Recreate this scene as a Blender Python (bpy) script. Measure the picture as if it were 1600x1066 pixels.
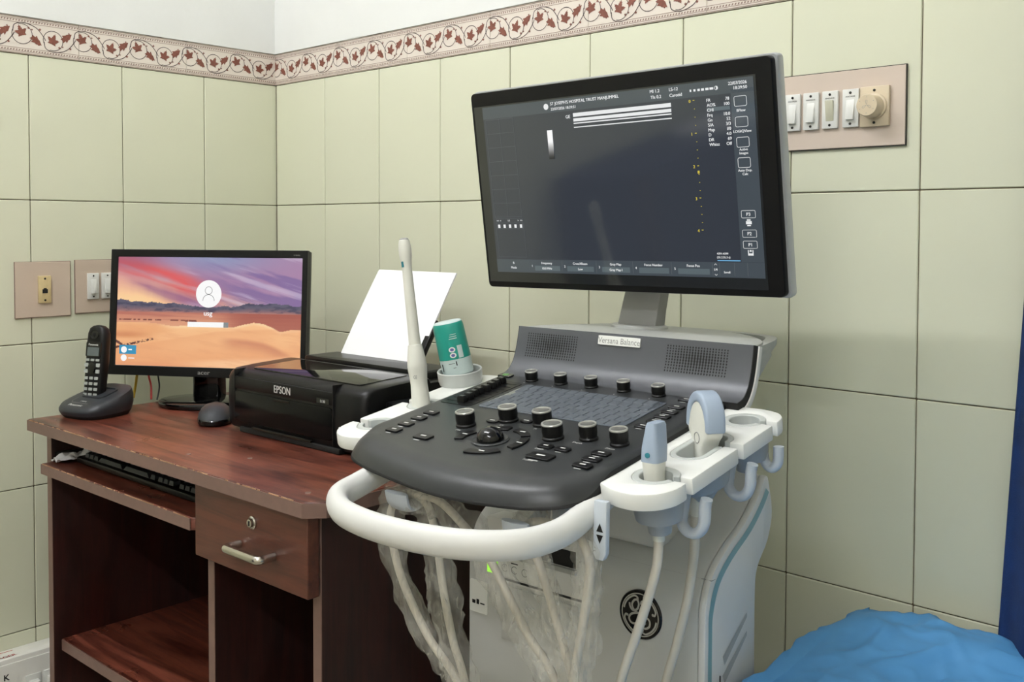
import bpy, bmesh, math, random
from math import sin, cos, pi, radians, sqrt, atan2
from mathutils import Vector, Matrix, noise
random.seed(7)
for o in list(bpy.data.objects): bpy.data.objects.remove(o)
SC = bpy.context.scene
COL = SC.collection

# ------------------------------------------------------------------ camera
cam_d = bpy.data.cameras.new('camera')
cam_o = bpy.data.objects.new('camera', cam_d); COL.objects.link(cam_o)
YAW, PIT, ROL = 2.31860677, -0.0336335559, 0.00307708960
Fv = Vector((cos(YAW)*cos(PIT), sin(YAW)*cos(PIT), sin(PIT)))
Rv = Vector((sin(YAW), -cos(YAW), 0)); Uv = Rv.cross(Fv)
R2 = Rv*cos(ROL)+Uv*sin(ROL); U2 = Uv*cos(ROL)-Rv*sin(ROL)
cam_o.matrix_world = Matrix(((R2.x, U2.x, -Fv.x, 2.15153), (R2.y, U2.y, -Fv.y, -1.43824), (R2.z, U2.z, -Fv.z, 1.13939), (0, 0, 0, 1)))
cam_d.sensor_width = 36.0
cam_d.lens = 1563.837/1600*36.0
cam_d.shift_x = -3.98/1600
cam_d.shift_y = -122.0/1600
cam_d.clip_start = 0.02
SC.camera = cam_o

# ------------------------------------------------------------------ world, exposure
wd = bpy.data.worlds.new('world'); SC.world = wd; wd.use_nodes = True
bg = wd.node_tree.nodes['Background']
bg.inputs[0].default_value = (0.85, 0.92, 1.0, 1); bg.inputs[1].default_value = 0.3
SC.view_settings.view_transform = 'Standard'
SC.view_settings.look = 'None'
SC.view_settings.gamma = 1.0
SC.view_settings.use_curve_mapping = False
SC.view_settings.exposure = -0.1
TUBE_MAIN = 175.0      # emission of the tube over the desk
TUBE_FILL = 185.0      # emission of the unseen tube added further back as fill

# ------------------------------------------------------------------ materials
def srgb(r, g, b):
    f = lambda c: (c/12.92 if c <= 0.04045 else ((c+0.055)/1.055)**2.4)
    return (f(r/255), f(g/255), f(b/255), 1)
MATS = {}
def mat(name, rgb, rough=0.5, metal=0.0, var=0.04, vscale=30, bump=0.0, bscale=200, spec=0.5, coat=0.0, emit=None, estr=0, trans=0.0, alpha=1.0, rand=0.0, ior=1.45, sss=0.0):
    m = bpy.data.materials.new(name); m.use_nodes = True
    nt = m.node_tree; N = nt.nodes; L = nt.links
    p = N['Principled BSDF']
    c = srgb(*rgb)
    tc = N.new('ShaderNodeTexCoord')
    nz = N.new('ShaderNodeTexNoise'); nz.inputs['Scale'].default_value = vscale; nz.inputs['Detail'].default_value = 4
    L.new(tc.outputs['Object'], nz.inputs['Vector'])
    mr = N.new('ShaderNodeMapRange'); mr.inputs[1].default_value = 0.3; mr.inputs[2].default_value = 0.7
    mr.inputs[3].default_value = 1-var; mr.inputs[4].default_value = 1+var
    L.new(nz.outputs['Fac'], mr.inputs[0])
    fac = mr.outputs[0]
    if rand:
        oi = N.new('ShaderNodeObjectInfo')
        m2 = N.new('ShaderNodeMapRange'); m2.inputs[3].default_value = 1-rand; m2.inputs[4].default_value = 1+rand
        L.new(oi.outputs['Random'], m2.inputs[0])
        mm = N.new('ShaderNodeMath'); mm.operation = 'MULTIPLY'; L.new(fac, mm.inputs[0]); L.new(m2.outputs[0], mm.inputs[1]); fac = mm.outputs[0]
    vm = N.new('ShaderNodeVectorMath'); vm.operation = 'SCALE'; vm.inputs[0].default_value = c[:3]
    L.new(fac, vm.inputs['Scale']); L.new(vm.outputs[0], p.inputs['Base Color'])
    p.inputs['Roughness'].default_value = rough; p.inputs['Metallic'].default_value = metal
    p.inputs['Specular IOR Level'].default_value = spec; p.inputs['Coat Weight'].default_value = coat
    p.inputs['Coat Roughness'].default_value = 0.08; p.inputs['IOR'].default_value = ior
    p.inputs['Transmission Weight'].default_value = trans; p.inputs['Alpha'].default_value = alpha
    if sss: p.inputs['Subsurface Weight'].default_value = sss; p.inputs['Subsurface Radius'].default_value = (0.01, 0.01, 0.01)
    if emit: p.inputs['Emission Color'].default_value = srgb(*emit); p.inputs['Emission Strength'].default_value = estr
    if bump:
        bn = N.new('ShaderNodeTexNoise'); bn.inputs['Scale'].default_value = bscale; bn.inputs['Detail'].default_value = 6
        L.new(tc.outputs['Object'], bn.inputs['Vector'])
        b = N.new('ShaderNodeBump'); b.inputs['Strength'].default_value = bump; b.inputs['Distance'].default_value = 0.002
        L.new(bn.outputs['Fac'], b.inputs['Height']); L.new(b.outputs[0], p.inputs['Normal'])
    MATS[name] = m
    return m
def emis(name, rgb, s=1.0):
    m = bpy.data.materials.new(name); m.use_nodes = True
    nt = m.node_tree; nt.nodes.clear()
    e = nt.nodes.new('ShaderNodeEmission'); o = nt.nodes.new('ShaderNodeOutputMaterial')
    e.inputs[0].default_value = srgb(*rgb); e.inputs[1].default_value = s
    nt.links.new(e.outputs[0], o.inputs[0]); MATS[name] = m; return m
def wood(name, c1, c2, rough=0.3, axis=0, coat=0.2):
    m = bpy.data.materials.new(name); m.use_nodes = True
    nt = m.node_tree; N = nt.nodes; L = nt.links; p = N['Principled BSDF']
    tc = N.new('ShaderNodeTexCoord'); mp = N.new('ShaderNodeMapping')
    sc = [22, 22, 22]; sc[axis] = 2.0; mp.inputs['Scale'].default_value = sc
    L.new(tc.outputs['Object'], mp.inputs[0])
    n1 = N.new('ShaderNodeTexNoise'); n1.inputs['Scale'].default_value = 1.6; n1.inputs['Detail'].default_value = 7; n1.inputs['Distortion'].default_value = 1.3
    L.new(mp.outputs[0], n1.inputs['Vector'])
    n2 = N.new('ShaderNodeTexNoise'); n2.inputs['Scale'].default_value = 14; n2.inputs['Detail'].default_value = 5
    L.new(mp.outputs[0], n2.inputs['Vector'])
    mx = N.new('ShaderNodeMath'); mx.operation = 'MULTIPLY_ADD'; mx.inputs[1].default_value = 0.35
    L.new(n2.outputs['Fac'], mx.inputs[0]); L.new(n1.outputs['Fac'], mx.inputs[2])
    cr = N.new('ShaderNodeValToRGB'); cr.color_ramp.elements[0].position = 0.48; cr.color_ramp.elements[1].position = 0.85
    cr.color_ramp.elements[0].color = srgb(*c1); cr.color_ramp.elements[1].color = srgb(*c2)
    L.new(mx.outputs[0], cr.inputs[0]); L.new(cr.outputs[0], p.inputs['Base Color'])
    # worn scratches change the gloss
    n3 = N.new('ShaderNodeTexNoise'); n3.inputs['Scale'].default_value = 5; n3.inputs['Detail'].default_value = 8
    L.new(tc.outputs['Object'], n3.inputs['Vector'])
    mr = N.new('ShaderNodeMapRange'); mr.inputs[1].default_value = .35; mr.inputs[2].default_value = .65; mr.inputs[3].default_value = rough*.8; mr.inputs[4].default_value = rough*1.4
    L.new(n3.outputs['Fac'], mr.inputs[0]); L.new(mr.outputs[0], p.inputs['Roughness'])
    p.inputs['Coat Weight'].default_value = coat; p.inputs['Coat Roughness'].default_value = 0.2
    MATS[name] = m; return m

mat('tile', (217, 218, 194), rough=0.33, var=0.012, vscale=6, rand=0.012, bump=0.03, bscale=12, spec=0.45)
mat('grout', (104, 94, 76), rough=0.9, var=0.35, vscale=40)
mat('plaster', (226, 227, 223), rough=0.85, var=0.015, vscale=9, bump=0.35, bscale=22)
mat('border_glaze', (222, 212, 200), rough=0.3, var=0.01)
mat('leaf_brown', (122, 72, 58), rough=0.4, var=0.18, vscale=220)
mat('vine_dark', (70, 56, 54), rough=0.4)
mat('edge_taupe', (146, 122, 112), rough=0.4, var=0.1, vscale=300)
mat('floor_tile', (160, 152, 136), rough=0.35, var=0.05, vscale=4)
mat('ceiling_paint', (238, 238, 234), rough=0.9, var=0.01)
mat('paint_cream', (222, 220, 205), rough=0.85, var=0.01)
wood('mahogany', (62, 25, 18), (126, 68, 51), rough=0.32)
wood('mahogany_shaded', (26, 8, 6), (52, 20, 15), rough=0.5, axis=2, coat=0.0)  # darker wood, with the shade inside the desk put into its colour
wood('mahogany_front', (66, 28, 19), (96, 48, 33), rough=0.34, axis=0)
mat('edge_band', (124, 98, 88), rough=0.45, var=0.06, vscale=60)
mat('edge_wear', (190, 148, 116), rough=0.7, var=0.2, vscale=300)
mat('steel', (200, 195, 185), rough=0.22, metal=1.0, var=0.03)
mat('dark_metal', (60, 58, 54), rough=0.35, metal=0.9)
mat('black_plastic', (14, 14, 15), rough=0.34, spec=0.32, var=0.05, bump=0.05, bscale=900)
mat('black_gloss', (6, 6, 7), rough=0.07, var=0.02, coat=0.2)
mat('black_satin', (8, 8, 9), rough=0.16, spec=0.22, var=0.02)
mat('black_matte', (16, 16, 16), rough=0.65, var=0.05)
mat('charcoal', (42, 45, 50), rough=0.42, var=0.04, bump=0.06, bscale=1500)
mat('console_grey', (47, 49, 50), rough=0.36, var=0.03, bump=0.05, bscale=2500)
mat('speaker_grey', (88, 90, 94), rough=0.36, metal=0.15, var=0.03, bump=0.05, bscale=2500)
mat('keycap', (90, 96, 103), rough=0.5, var=0.03)
mat('membrane', (96, 103, 111), rough=0.25, var=0.02, coat=0.4)
mat('machine_white', (226, 226, 222), rough=0.38, var=0.012, vscale=10)
mat('machine_pale', (205, 206, 202), rough=0.42, var=0.012, vscale=10)
mat('holder_white', (240, 241, 236), rough=0.35, var=0.01)
mat('holder_grey', (196, 200, 196), rough=0.4, var=0.01)
mat('cup_blue_grey', (160, 167, 174), rough=0.42, var=0.02)
mat('hook_white', (198, 206, 214), rough=0.35, var=0.02)
mat('stripe_teal', (140, 178, 182), rough=0.4)
mat('tray_grey', (176, 178, 174), rough=0.45, var=0.015)
mat('neck_grey', (150, 150, 147), rough=0.4, metal=0.25, var=0.02)
mat('silver_edge', (186, 189, 192), rough=0.3, metal=0.4)
mat('knob_black', (10, 10, 10), rough=0.4)
mat('knob_ring', (196, 196, 190), rough=0.28, metal=0.5)
mat('knob_top', (112, 112, 108), rough=0.3, metal=0.2)
mat('print_white', (226, 226, 222), rough=0.5)
mat('print_black', (20, 20, 20), rough=0.5)
mat('print_grey', (150, 150, 146), rough=0.5)
mat('print_red', (190, 60, 60), rough=0.5)
mat('print_violet', (110, 110, 170), rough=0.5)
mat('probe_white', (228, 228, 218), rough=0.34, sss=0.05)
mat('probe_blue', (166, 181, 200), rough=0.36, var=0.02)
mat('probe_teal', (52, 128, 140), rough=0.4)
mat('cable_cream', (212, 206, 192), rough=0.45, var=0.03)
mat('bottle_teal', (44, 158, 142), rough=0.3, var=0.03)
mat('bottle_label', (206, 222, 220), rough=0.35)
mat('paper_white', (248, 248, 250), rough=0.85, var=0.005)
mat('plate_beige', (200, 182, 164), rough=0.4, var=0.03, vscale=15)
mat('plate_pink', (208, 192, 177), rough=0.45, var=0.02, vscale=15)
mat('switch_white', (222, 222, 216), rough=0.3, var=0.03)
mat('switch_grey', (196, 194, 172), rough=0.32, var=0.03)
mat('regulator_cream', (212, 196, 168), rough=0.32, var=0.02)
mat('socket_yellow', (206, 186, 140), rough=0.4, var=0.08, vscale=60)
mat('box_white', (236, 234, 226), rough=0.35, var=0.02)
mat('sheet_blue', (84, 150, 205), rough=0.62, var=0.05, vscale=14, bump=0.12, bscale=60)
mat('mattress_cream', (214, 204, 170), rough=0.7, var=0.03)
mat('curtain_blue', (15, 46, 96), rough=0.85, var=0.22, vscale=26, bump=0.35, bscale=500)
mat('wire_red', (200, 30, 26), rough=0.4)
mat('wire_black', (18, 18, 18), rough=0.4)
mat('wire_yellow', (196, 160, 40), rough=0.4)
mat('lcd_grey', (96, 104, 104), rough=0.2)
mat('key_grey', (168, 172, 168), rough=0.4)
mat('lamp_housing', (235, 235, 232), rough=0.5)
emis('tube_glow', (250, 251, 255), TUBE_MAIN)
emis('tube_glow_fill', (250, 251, 255), TUBE_FILL)
emis('led_green', (150, 235, 40), 1.6)
emis('led_power', (140, 220, 120), 0.9)

def film(name, rgb, alpha, rough=0.2):
    m = bpy.data.materials.new(name); m.use_nodes = True
    nt = m.node_tree; N = nt.nodes; L = nt.links; p = N['Principled BSDF']; out = N['Material Output']
    p.inputs['Base Color'].default_value = srgb(*rgb); p.inputs['Roughness'].default_value = rough
    tr = N.new('ShaderNodeBsdfTransparent'); mx = N.new('ShaderNodeMixShader')
    tc = N.new('ShaderNodeTexCoord'); mp = N.new('ShaderNodeMapping'); mp.inputs['Scale'].default_value = (60, 60, 14)
    nz = N.new('ShaderNodeTexNoise'); nz.inputs['Scale'].default_value = 1.2; nz.inputs['Detail'].default_value = 5; nz.inputs['Distortion'].default_value = 2
    L.new(tc.outputs['Object'], mp.inputs[0]); L.new(mp.outputs[0], nz.inputs['Vector'])
    mr = N.new('ShaderNodeMapRange'); mr.inputs[1].default_value = 0.4; mr.inputs[2].default_value = 0.75; mr.inputs[3].default_value = alpha*0.55; mr.inputs[4].default_value = min(1, alpha*2.2)
    L.new(nz.outputs['Fac'], mr.inputs[0]); L.new(mr.outputs[0], mx.inputs[0])
    b = N.new('ShaderNodeBump'); b.inputs['Strength'].default_value = 0.6; b.inputs['Distance'].default_value = 0.004
    L.new(nz.outputs['Fac'], b.inputs['Height']); L.new(b.outputs[0], p.inputs['Normal'])
    L.new(tr.outputs[0], mx.inputs[1]); L.new(p.outputs[0], mx.inputs[2]); L.new(mx.outputs[0], out.inputs[0])
    MATS[name] = m
film('plastic_film', (226, 223, 212), 0.19)

def screen_mat(name, attr, strength, gloss=0.1):
    m = bpy.data.materials.new(name); m.use_nodes = True
    nt = m.node_tree; N = nt.nodes; L = nt.links; p = N['Principled BSDF']
    at = N.new('ShaderNodeAttribute'); at.attribute_name = attr
    p.inputs['Base Color'].default_value = (0.004, 0.004, 0.005, 1); p.inputs['Roughness'].default_value = gloss
    L.new(at.outputs['Color'], p.inputs['Emission Color']); p.inputs['Emission Strength'].default_value = strength
    MATS[name] = m
def glow_print(name, rgb, s):
    m = bpy.data.materials.new(name); m.use_nodes = True
    p = m.node_tree.nodes['Principled BSDF']
    p.inputs['Base Color'].default_value = (0.004, 0.004, 0.005, 1); p.inputs['Roughness'].default_value = 0.1
    p.inputs['Emission Color'].default_value = srgb(*rgb); p.inputs['Emission Strength'].default_value = s
    MATS[name] = m
screen_mat('desktop_picture', 'picture', 1.0, 0.4)
glow_print('px_white', (238, 240, 240), 1.0)
glow_print('px_grey', (150, 156, 158), 0.8)
glow_print('px_dim', (112, 118, 120), 0.9)
glow_print('px_panel', (70, 78, 84), 1.0)
glow_print('px_field', (92, 104, 108), 1.0)
glow_print('px_yellow', (225, 205, 70), 1.0)
glow_print('px_blue', (120, 190, 235), 1.0)
glow_print('px_dark', (30, 36, 46), 1.0)
glow_print('px_white2', (255, 255, 255), 1.0)
glow_print('px_outline', (60, 62, 64), 1.0)
glow_print('px_cyan', (62, 150, 190), 1.0)

# ------------------------------------------------------------------ geometry helpers
class G:
    def __init__(s): s.v = []; s.f = []
    def add(s, vs, fs):
        b = len(s.v); s.v += [tuple(x) for x in vs]; s.f += [tuple(b+i for i in f) for f in fs]; return s
    def box(s, x0, x1, y0, y1, z0, z1, T=None):
        vs = [(x0,y0,z0),(x1,y0,z0),(x1,y1,z0),(x0,y1,z0),(x0,y0,z1),(x1,y0,z1),(x1,y1,z1),(x0,y1,z1)]
        if T: vs = [T(*q) for q in vs]
        return s.add(vs, [(0,3,2,1),(4,5,6,7),(0,1,5,4),(1,2,6,5),(2,3,7,6),(3,0,4,7)])
    def prism(s, poly, h0, h1, T=lambda a, b, h: (a, b, h)):
        n = len(poly)
        vs = [T(a, b, h0) for a, b in poly]+[T(a, b, h1) for a, b in poly]
        return s.add(vs, [tuple(range(n-1, -1, -1)), tuple(range(n, 2*n))]+[(i, (i+1) % n, n+(i+1) % n, n+i) for i in range(n)])
    def ring(s, outer, inner, h0, h1, T=lambda a, b, h: (a, b, h), closed=True):
        n = len(outer)
        vs = [T(a,b,h0) for a,b in outer]+[T(a,b,h0) for a,b in inner]+[T(a,b,h1) for a,b in outer]+[T(a,b,h1) for a,b in inner]
        fs = []
        for i in range(n if closed else n-1):
            j = (i+1) % n
            fs += [(2*n+i, 2*n+j, 3*n+j, 3*n+i), (j, i, n+i, n+j), (i, j, 2*n+j, 2*n+i), (n+j, n+i, 3*n+i, 3*n+j)]
        if not closed:
            fs += [(0, 2*n, 3*n, n), (n-1, 2*n-1, 4*n-1, 3*n-1)]
        return s.add(vs, fs)
    def loft(s, rings, cap=True, closed=True):
        n = len(rings[0]); vs = [q for r in rings for q in r]; fs = []
        for k in range(len(rings)-1):
            for i in range(n if closed else n-1):
                j = (i+1) % n
                fs.append((k*n+i, k*n+j, (k+1)*n+j, (k+1)*n+i))
        if cap and closed:
            fs.append(tuple(range(n-1, -1, -1))); fs.append(tuple((len(rings)-1)*n+i for i in range(n)))
        return s.add(vs, fs)
    def lathe(s, prof, n=24, T=lambda x, y, z: (x, y, z)):
        rings = [[T(r*cos(2*pi*i/n), r*sin(2*pi*i/n), z) for i in range(n)] for r, z in prof]
        return s.loft(rings)
    def tube(s, path, rad, n=10, flat=1.0, up=None, cap=True):
        P = [Vector(p) for p in path]; m = len(P); rings = []
        prev = None
        for k in range(m):
            t = (P[min(k+1, m-1)]-P[max(k-1, 0)])
            t = t.normalized() if t.length > 1e-9 else Vector((0, 0, 1))
            if prev is None:
                a = Vector(up) if up else (Vector((0, 0, 1)) if abs(t.z) < 0.9 else Vector((1, 0, 0)))
            else: a = prev
            a = (a-t*a.dot(t)).normalized(); b = t.cross(a); prev = a
            r = rad[k] if isinstance(rad, (list, tuple)) else rad
            rings.append([tuple(P[k]+a*(r*cos(2*pi*i/n))+b*(r*flat*sin(2*pi*i/n))) for i in range(n)])
        return s.loft(rings, cap=cap)
    def grid(s, nu, nv, fn, flip=False):
        vs = [fn(i/(nu-1), j/(nv-1)) for j in range(nv) for i in range(nu)]
        fs = [(j*nu+i, j*nu+i+1, (j+1)*nu+i+1, (j+1)*nu+i) for j in range(nv-1) for i in range(nu-1)]
        if flip: fs = [tuple(reversed(f)) for f in fs]
        return s.add(vs, fs)
    def disc(s, cx, cy, r, h, T=lambda a, b, h: (a, b, h), n=16):
        return s.add([T(cx+r*cos(2*pi*i/n), cy+r*sin(2*pi*i/n), h) for i in range(n)], [tuple(range(n))])
    def quad(s, x0, x1, y0, y1, h, T):
        return s.add([T(x0,y0,h), T(x1,y0,h), T(x1,y1,h), T(x0,y1,h)], [(0,1,2,3)])
    def frame(s, x0, x1, y0, y1, t, h, T):
        s.quad(x0, x1, y0, y0+t, h, T); s.quad(x0, x1, y1-t, y1, h, T); s.quad(x0, x0+t, y0+t, y1-t, h, T); s.quad(x1-t, x1, y0+t, y1-t, h, T); return s
    def text(s, st, x, y, size, h, T, align='L', sx=1.0):
        vs, fs, w = TXT[st]
        ox = x-(0 if align == 'L' else (w*size*sx/2 if align == 'C' else w*size*sx))
        for d in ((0.0,) if st == 'Versana Balance' else (-.022, .022)):      # doubled strokes make a bolder letter
            s.add([T(ox+(a+d)*size*sx, y+b*size, h) for a, b in vs], fs)
        return s

def mk(name, g, m, parent=None, bevel=0, seg=2, smooth=True, ang=35, kind=None, flip=False, loc=None):
    me = bpy.data.meshes.new(name)
    if bevel:
        me.from_pydata(g.v, [], g.f)
        bm = bmesh.new(); bm.from_mesh(me)
        bmesh.ops.remove_doubles(bm, verts=bm.verts, dist=1e-6)
        bmesh.ops.recalc_face_normals(bm, faces=bm.faces)
        es = [e for e in bm.edges if len(e.link_faces) == 2 and e.calc_face_angle(0) > radians(28)]
        bmesh.ops.bevel(bm, geom=es, offset=bevel, offset_type='OFFSET', segments=seg, profile=0.5, affect='EDGES', clamp_overlap=True)
        bm.to_mesh(me); bm.free()
    else:
        me.from_pydata(g.v, [], g.f)
        if len(g.f) < 60000 and not flip:
            bm = bmesh.new(); bm.from_mesh(me); bmesh.ops.recalc_face_normals(bm, faces=bm.faces); bm.to_mesh(me); bm.free()
    if smooth:
        me.shade_smooth(); me.set_sharp_from_angle(angle=radians(ang))
    me.materials.append(MATS[m] if isinstance(m, str) else m)
    o = bpy.data.objects.new(name, me); COL.objects.link(o)
    if parent: o.parent = parent
    if loc: o.location = loc
    if kind or name in STUFF: o['kind'] = kind or 'stuff'
    return o
STUFF = {'screen_text', 'worn_edge', 'grid_lines', 'value_fields', 'slider_slots', 'slider_marks', 'panel_print', 'leaf_print', 'vine_print', 'edging_print', 'printer_print', 'label_print', 'sticker_print', 'emblem_script', 'menu_bars', 'depth_scale', 'fan_symbol', 'login_name', 'label_panel', 'label_emblem', 'emblem_print', 'arrow_print', 'account_outline', 'seam', 'side_door', 'power_light', 'top_print'}
def share(src, parent, loc=(0, 0, 0), rot=(0, 0, 0), scale=(1, 1, 1)):
    o = bpy.data.objects.new(src.name.split('.')[0], src.data); COL.objects.link(o); o.parent = parent
    o.location = loc; o.rotation_euler = rot; o.scale = scale
    if 'kind' in src: o['kind'] = src['kind']
    return o
def root(name, label, cat, loc=(0, 0, 0), rz=0.0, group=None):
    o = bpy.data.objects.new(name, None); COL.objects.link(o); o.empty_display_size = 0.05
    o.location = loc; o.rotation_euler = (0, 0, rz); tag(o, label, cat, group); return o
def tag(o, label, cat, group=None):
    o['label'] = label; o['category'] = cat
    if group: o['group'] = group
    return o
def arc(cx, cy, r, a0, a1, n, ry=None):
    ry = r if ry is None else ry
    return [(cx+r*cos(radians(a0+(a1-a0)*i/n)), cy+ry*sin(radians(a0+(a1-a0)*i/n))) for i in range(n+1)]
def rrect(x0, x1, y0, y1, r, n=4):
    return arc(x1-r, y0+r, r, -90, 0, n)+arc(x1-r, y1-r, r, 0, 90, n)+arc(x0+r, y1-r, r, 90, 180, n)+arc(x0+r, y0+r, r, 180, 270, n)
def spline(pts, n=8):
    P = [Vector(p) for p in pts]; out = []
    for i in range(len(P)-1):
        p0 = P[max(i-1, 0)]; p1 = P[i]; p2 = P[i+1]; p3 = P[min(i+2, len(P)-1)]
        for k in range(n):
            t = k/n
            out.append(0.5*((2*p1)+(-p0+p2)*t+(2*p0-5*p1+4*p2-p3)*t*t+(-p0+3*p1-3*p2+p3)*t**3))
    out.append(P[-1]); return [tuple(q) for q in out]
def lerp(a, b, t): return a+(b-a)*t
def interp(xs, ys, x):
    if x <= xs[0]: return ys[0]
    for i in range(len(xs)-1):
        if x <= xs[i+1]: return lerp(ys[i], ys[i+1], (x-xs[i])/(xs[i+1]-xs[i]))
    return ys[-1]
def local_of(o_loc, rz):
    c, s = cos(rz), sin(rz)
    def f(p):
        dx, dy, dz = p[0]-o_loc[0], p[1]-o_loc[1], p[2]-o_loc[2]
        return (dx*c+dy*s, -dx*s+dy*c, dz)
    return f
def face_basis(yaw, tilt, roll):
    r = Vector((cos(yaw), sin(yaw), 0)); n = Vector((sin(yaw), -cos(yaw), 0)); u = Vector((0, 0, 1))
    n2 = n*cos(tilt)+u*sin(tilt); u2 = u*cos(tilt)-n*sin(tilt)
    return r*cos(roll)+u2*sin(roll), u2*cos(roll)-r*sin(roll), n2
def face_map(c, b):
    c = Vector(c); r, u, n = b
    return lambda a, d, h: tuple(c+r*a+u*d+n*h)

# ------------------------------------------------------------------ lettering (one evaluation for all strings)
STR = ['ST JOSEPH\'S HOSPITAL TRUST MANJUMMEL', '22/07/2026 18:39:51', 'GE', 'MI 1.2', 'TIs 0.2', 'LS-12', 'Carotid', '22/07/2026', '18:39:50',
 '0', '1', '2', '3', '4', '5', 'FR', '78', 'AO%', '100', 'CHI', 'Frq', '10.0', 'Gn', '52', 'S/A', '3/3', 'Map', 'I/0', 'D', '4.0', 'DR', '69', 'Whizz', 'Off',
 'BFlow', 'LOGIQView', 'Active', 'Images', 'Auto Dop.', 'Calc', 'P1', 'P2', 'P3', '4391:4399', '(55.2:55.3 s)', 'B', 'Mode', 'Frequency', '10.0 MHz', 'CrossXBeam', 'Low',
 'Gray Map', 'Gray Map I', 'Focus Number', 'Focus Pos', '1/4', '1/1', 'Scroll', 'usg', 'acer', 'EPSON', 'L130', 'Panasonic', 'Versana Balance', 'V196HQL', 'K', 'AGER',
 'Freeze', 'Dual', 'Zoom', 'Depth', 'ANCHOR', 'Gel', 'PW', 'CF', 'M', '2.4GHz', '<<', '<', '>', '>>']
TXT = {}
def bake_text():
    tmp = []
    for st in STR:
        c = bpy.data.curves.new('t', 'FONT'); c.body = st; c.size = 1.0; c.resolution_u = 3
        c.offset = 0.0
        o = bpy.data.objects.new('t', c); COL.objects.link(o); tmp.append(o)
    bpy.context.view_layer.update()
    dg = bpy.context.evaluated_depsgraph_get()
    for st, o in zip(STR, tmp):
        me = bpy.data.meshes.new_from_object(o.evaluated_get(dg))
        vs = [(v.co.x, v.co.y) for v in me.vertices]; fs = [tuple(p.vertices) for p in me.polygons]
        x0 = min(v[0] for v in vs); w = max(v[0] for v in vs)-x0
        TXT[st] = ([(a-x0, b) for a, b in vs], fs, w)
        bpy.data.meshes.remove(me)
    for o in tmp:
        c = o.data; bpy.data.objects.remove(o); bpy.data.curves.remove(c)
bake_text()

# ================================================================== ROOM
ZB, TW, TH = 1.4963, 0.2, 0.29926
RX, RY, RZ = 3.6, 3.4, 2.75
def struct(name, g, m, parent=None, **k):
    o = mk(name, g, m, parent, **k)
    if parent is None: o['kind'] = 'structure'
    return o
floor = struct('floor', G().box(-0.1, RX+0.1, -RY-0.1, 0.1, -0.1, 0), 'floor_tile', smooth=False)
ceiling = struct('ceiling', G().box(-0.1, RX+0.1, -RY-0.1, 0.1, RZ, RZ+0.1), 'ceiling_paint', smooth=False)
wall_left = struct('wall_left', G().box(-0.1, -0.003, -RY, 0.0, 0, RZ), 'grout', smooth=False)
wall_right = struct('wall_right', G().box(-0.1, RX, 0.003, 0.1, 0, RZ), 'grout', smooth=False)
struct('wall_back', G().box(-0.1, RX+0.1, -RY-0.1, -RY, 0, RZ), 'paint_cream', smooth=False)
struct('wall_far', G().box(RX, RX+0.1, -RY, 0.1, 0, RZ), 'paint_cream', smooth=False)
def plaster_band(axis, L_):
    # painted plaster above the border: a slightly uneven thick coat
    def fn(a, b):
        t = a*L_; z = ZB+0.0765+b*(RZ-ZB-0.0765)
        d = 0.004+0.0012*noise.noise(Vector((t*9, z*9, axis)))
        if b == 0: d = 0.0005; z += 0.003*noise.noise(Vector((t*14, 3, axis)))
        return (d, -t, z) if axis == 0 else (t, -d, z)
    def fn2(a, b):
        return fn(a, b**2.2)
    return G().grid(120, 26, fn2)
mk('plaster', plaster_band(0, RY), 'plaster', wall_left, ang=60)
mk('plaster', plaster_band(1, RX), 'plaster', wall_right, ang=60)
GAP = 0.0009
tile0 = mk('tile', G().box(-TW/2+GAP, TW/2-GAP, -TH/2+GAP, TH/2-GAP, -0.003, 0.0045), 'tile', bevel=0.0012, seg=1)
def place_tile(wall, axis, t, z, first=[True]):
    if first[0]: o = tile0; o.parent = wall; first[0] = False
    else: o = share(tile0, wall)
    # local x along the wall, y up, z out of the wall
    jit = (random.random()-.5)*0.0006
    if axis == 0: o.matrix_basis = Matrix(((0,0,1,-0.0045+jit), (1,0,0,-t), (0,1,0,z), (0,0,0,1)))
    else: o.matrix_basis = Matrix(((1,0,0,t), (0,0,-1,0.0045-jit), (0,1,0,z), (0,0,0,1)))
for r in range(5):
    z = ZB-(r+.5)*TH
    for c in range(17): place_tile(wall_left, 0, 0.1965-TW/2+c*TW, z)
    for c in range(18): place_tile(wall_right, 1, 0.2032-TW/2+c*TW, z)
# border tiles, 250 x 75 mm, with printed vine
BW, BH = 0.25, 0.0765
def leaf_shape(cx, cy, s, a, k=5):
    pts = []
    lobes = [(-125, .62), (-62, .85), (0, 1.0), (62, .85), (125, .62)]
    pts.append((-0.28, 0.0))
    for i, (d, l) in enumerate(lobes):
        for da, k_ in ((-22, .62), (-14, .60), (-13, .80), (-6, .78), (0, 1.0), (6, .78), (13, .80), (14, .60), (22, .62)):
            pts.append((l*cos(radians(d+da))*k_, l*sin(radians(d+da))*k_))
        if i < 4: pts.append((0.42*cos(radians(d+31)), 0.42*sin(radians(d+31))))
    c_, s_ = cos(radians(a)), sin(radians(a))
    return [(cx+s*(x*c_-y*s_), cy+s*(x*s_+y*c_)) for x, y in pts]
def long_leaf(cx, cy, s, a):
    pts = [(-.55, 0), (-.7, -.35), (-.2, -.3), (-.25, -.62), (.2, -.38), (.45, -.42), (1.1, 0), (.5, .34), (.25, .36), (-.2, .6), (-.2, .3), (-.65, .3)]
    c_, s_ = cos(radians(a)), sin(radians(a))
    return [(cx+s*(x*c_-y*s_), cy+s*(x*s_+y*c_)) for x, y in pts]
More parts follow.
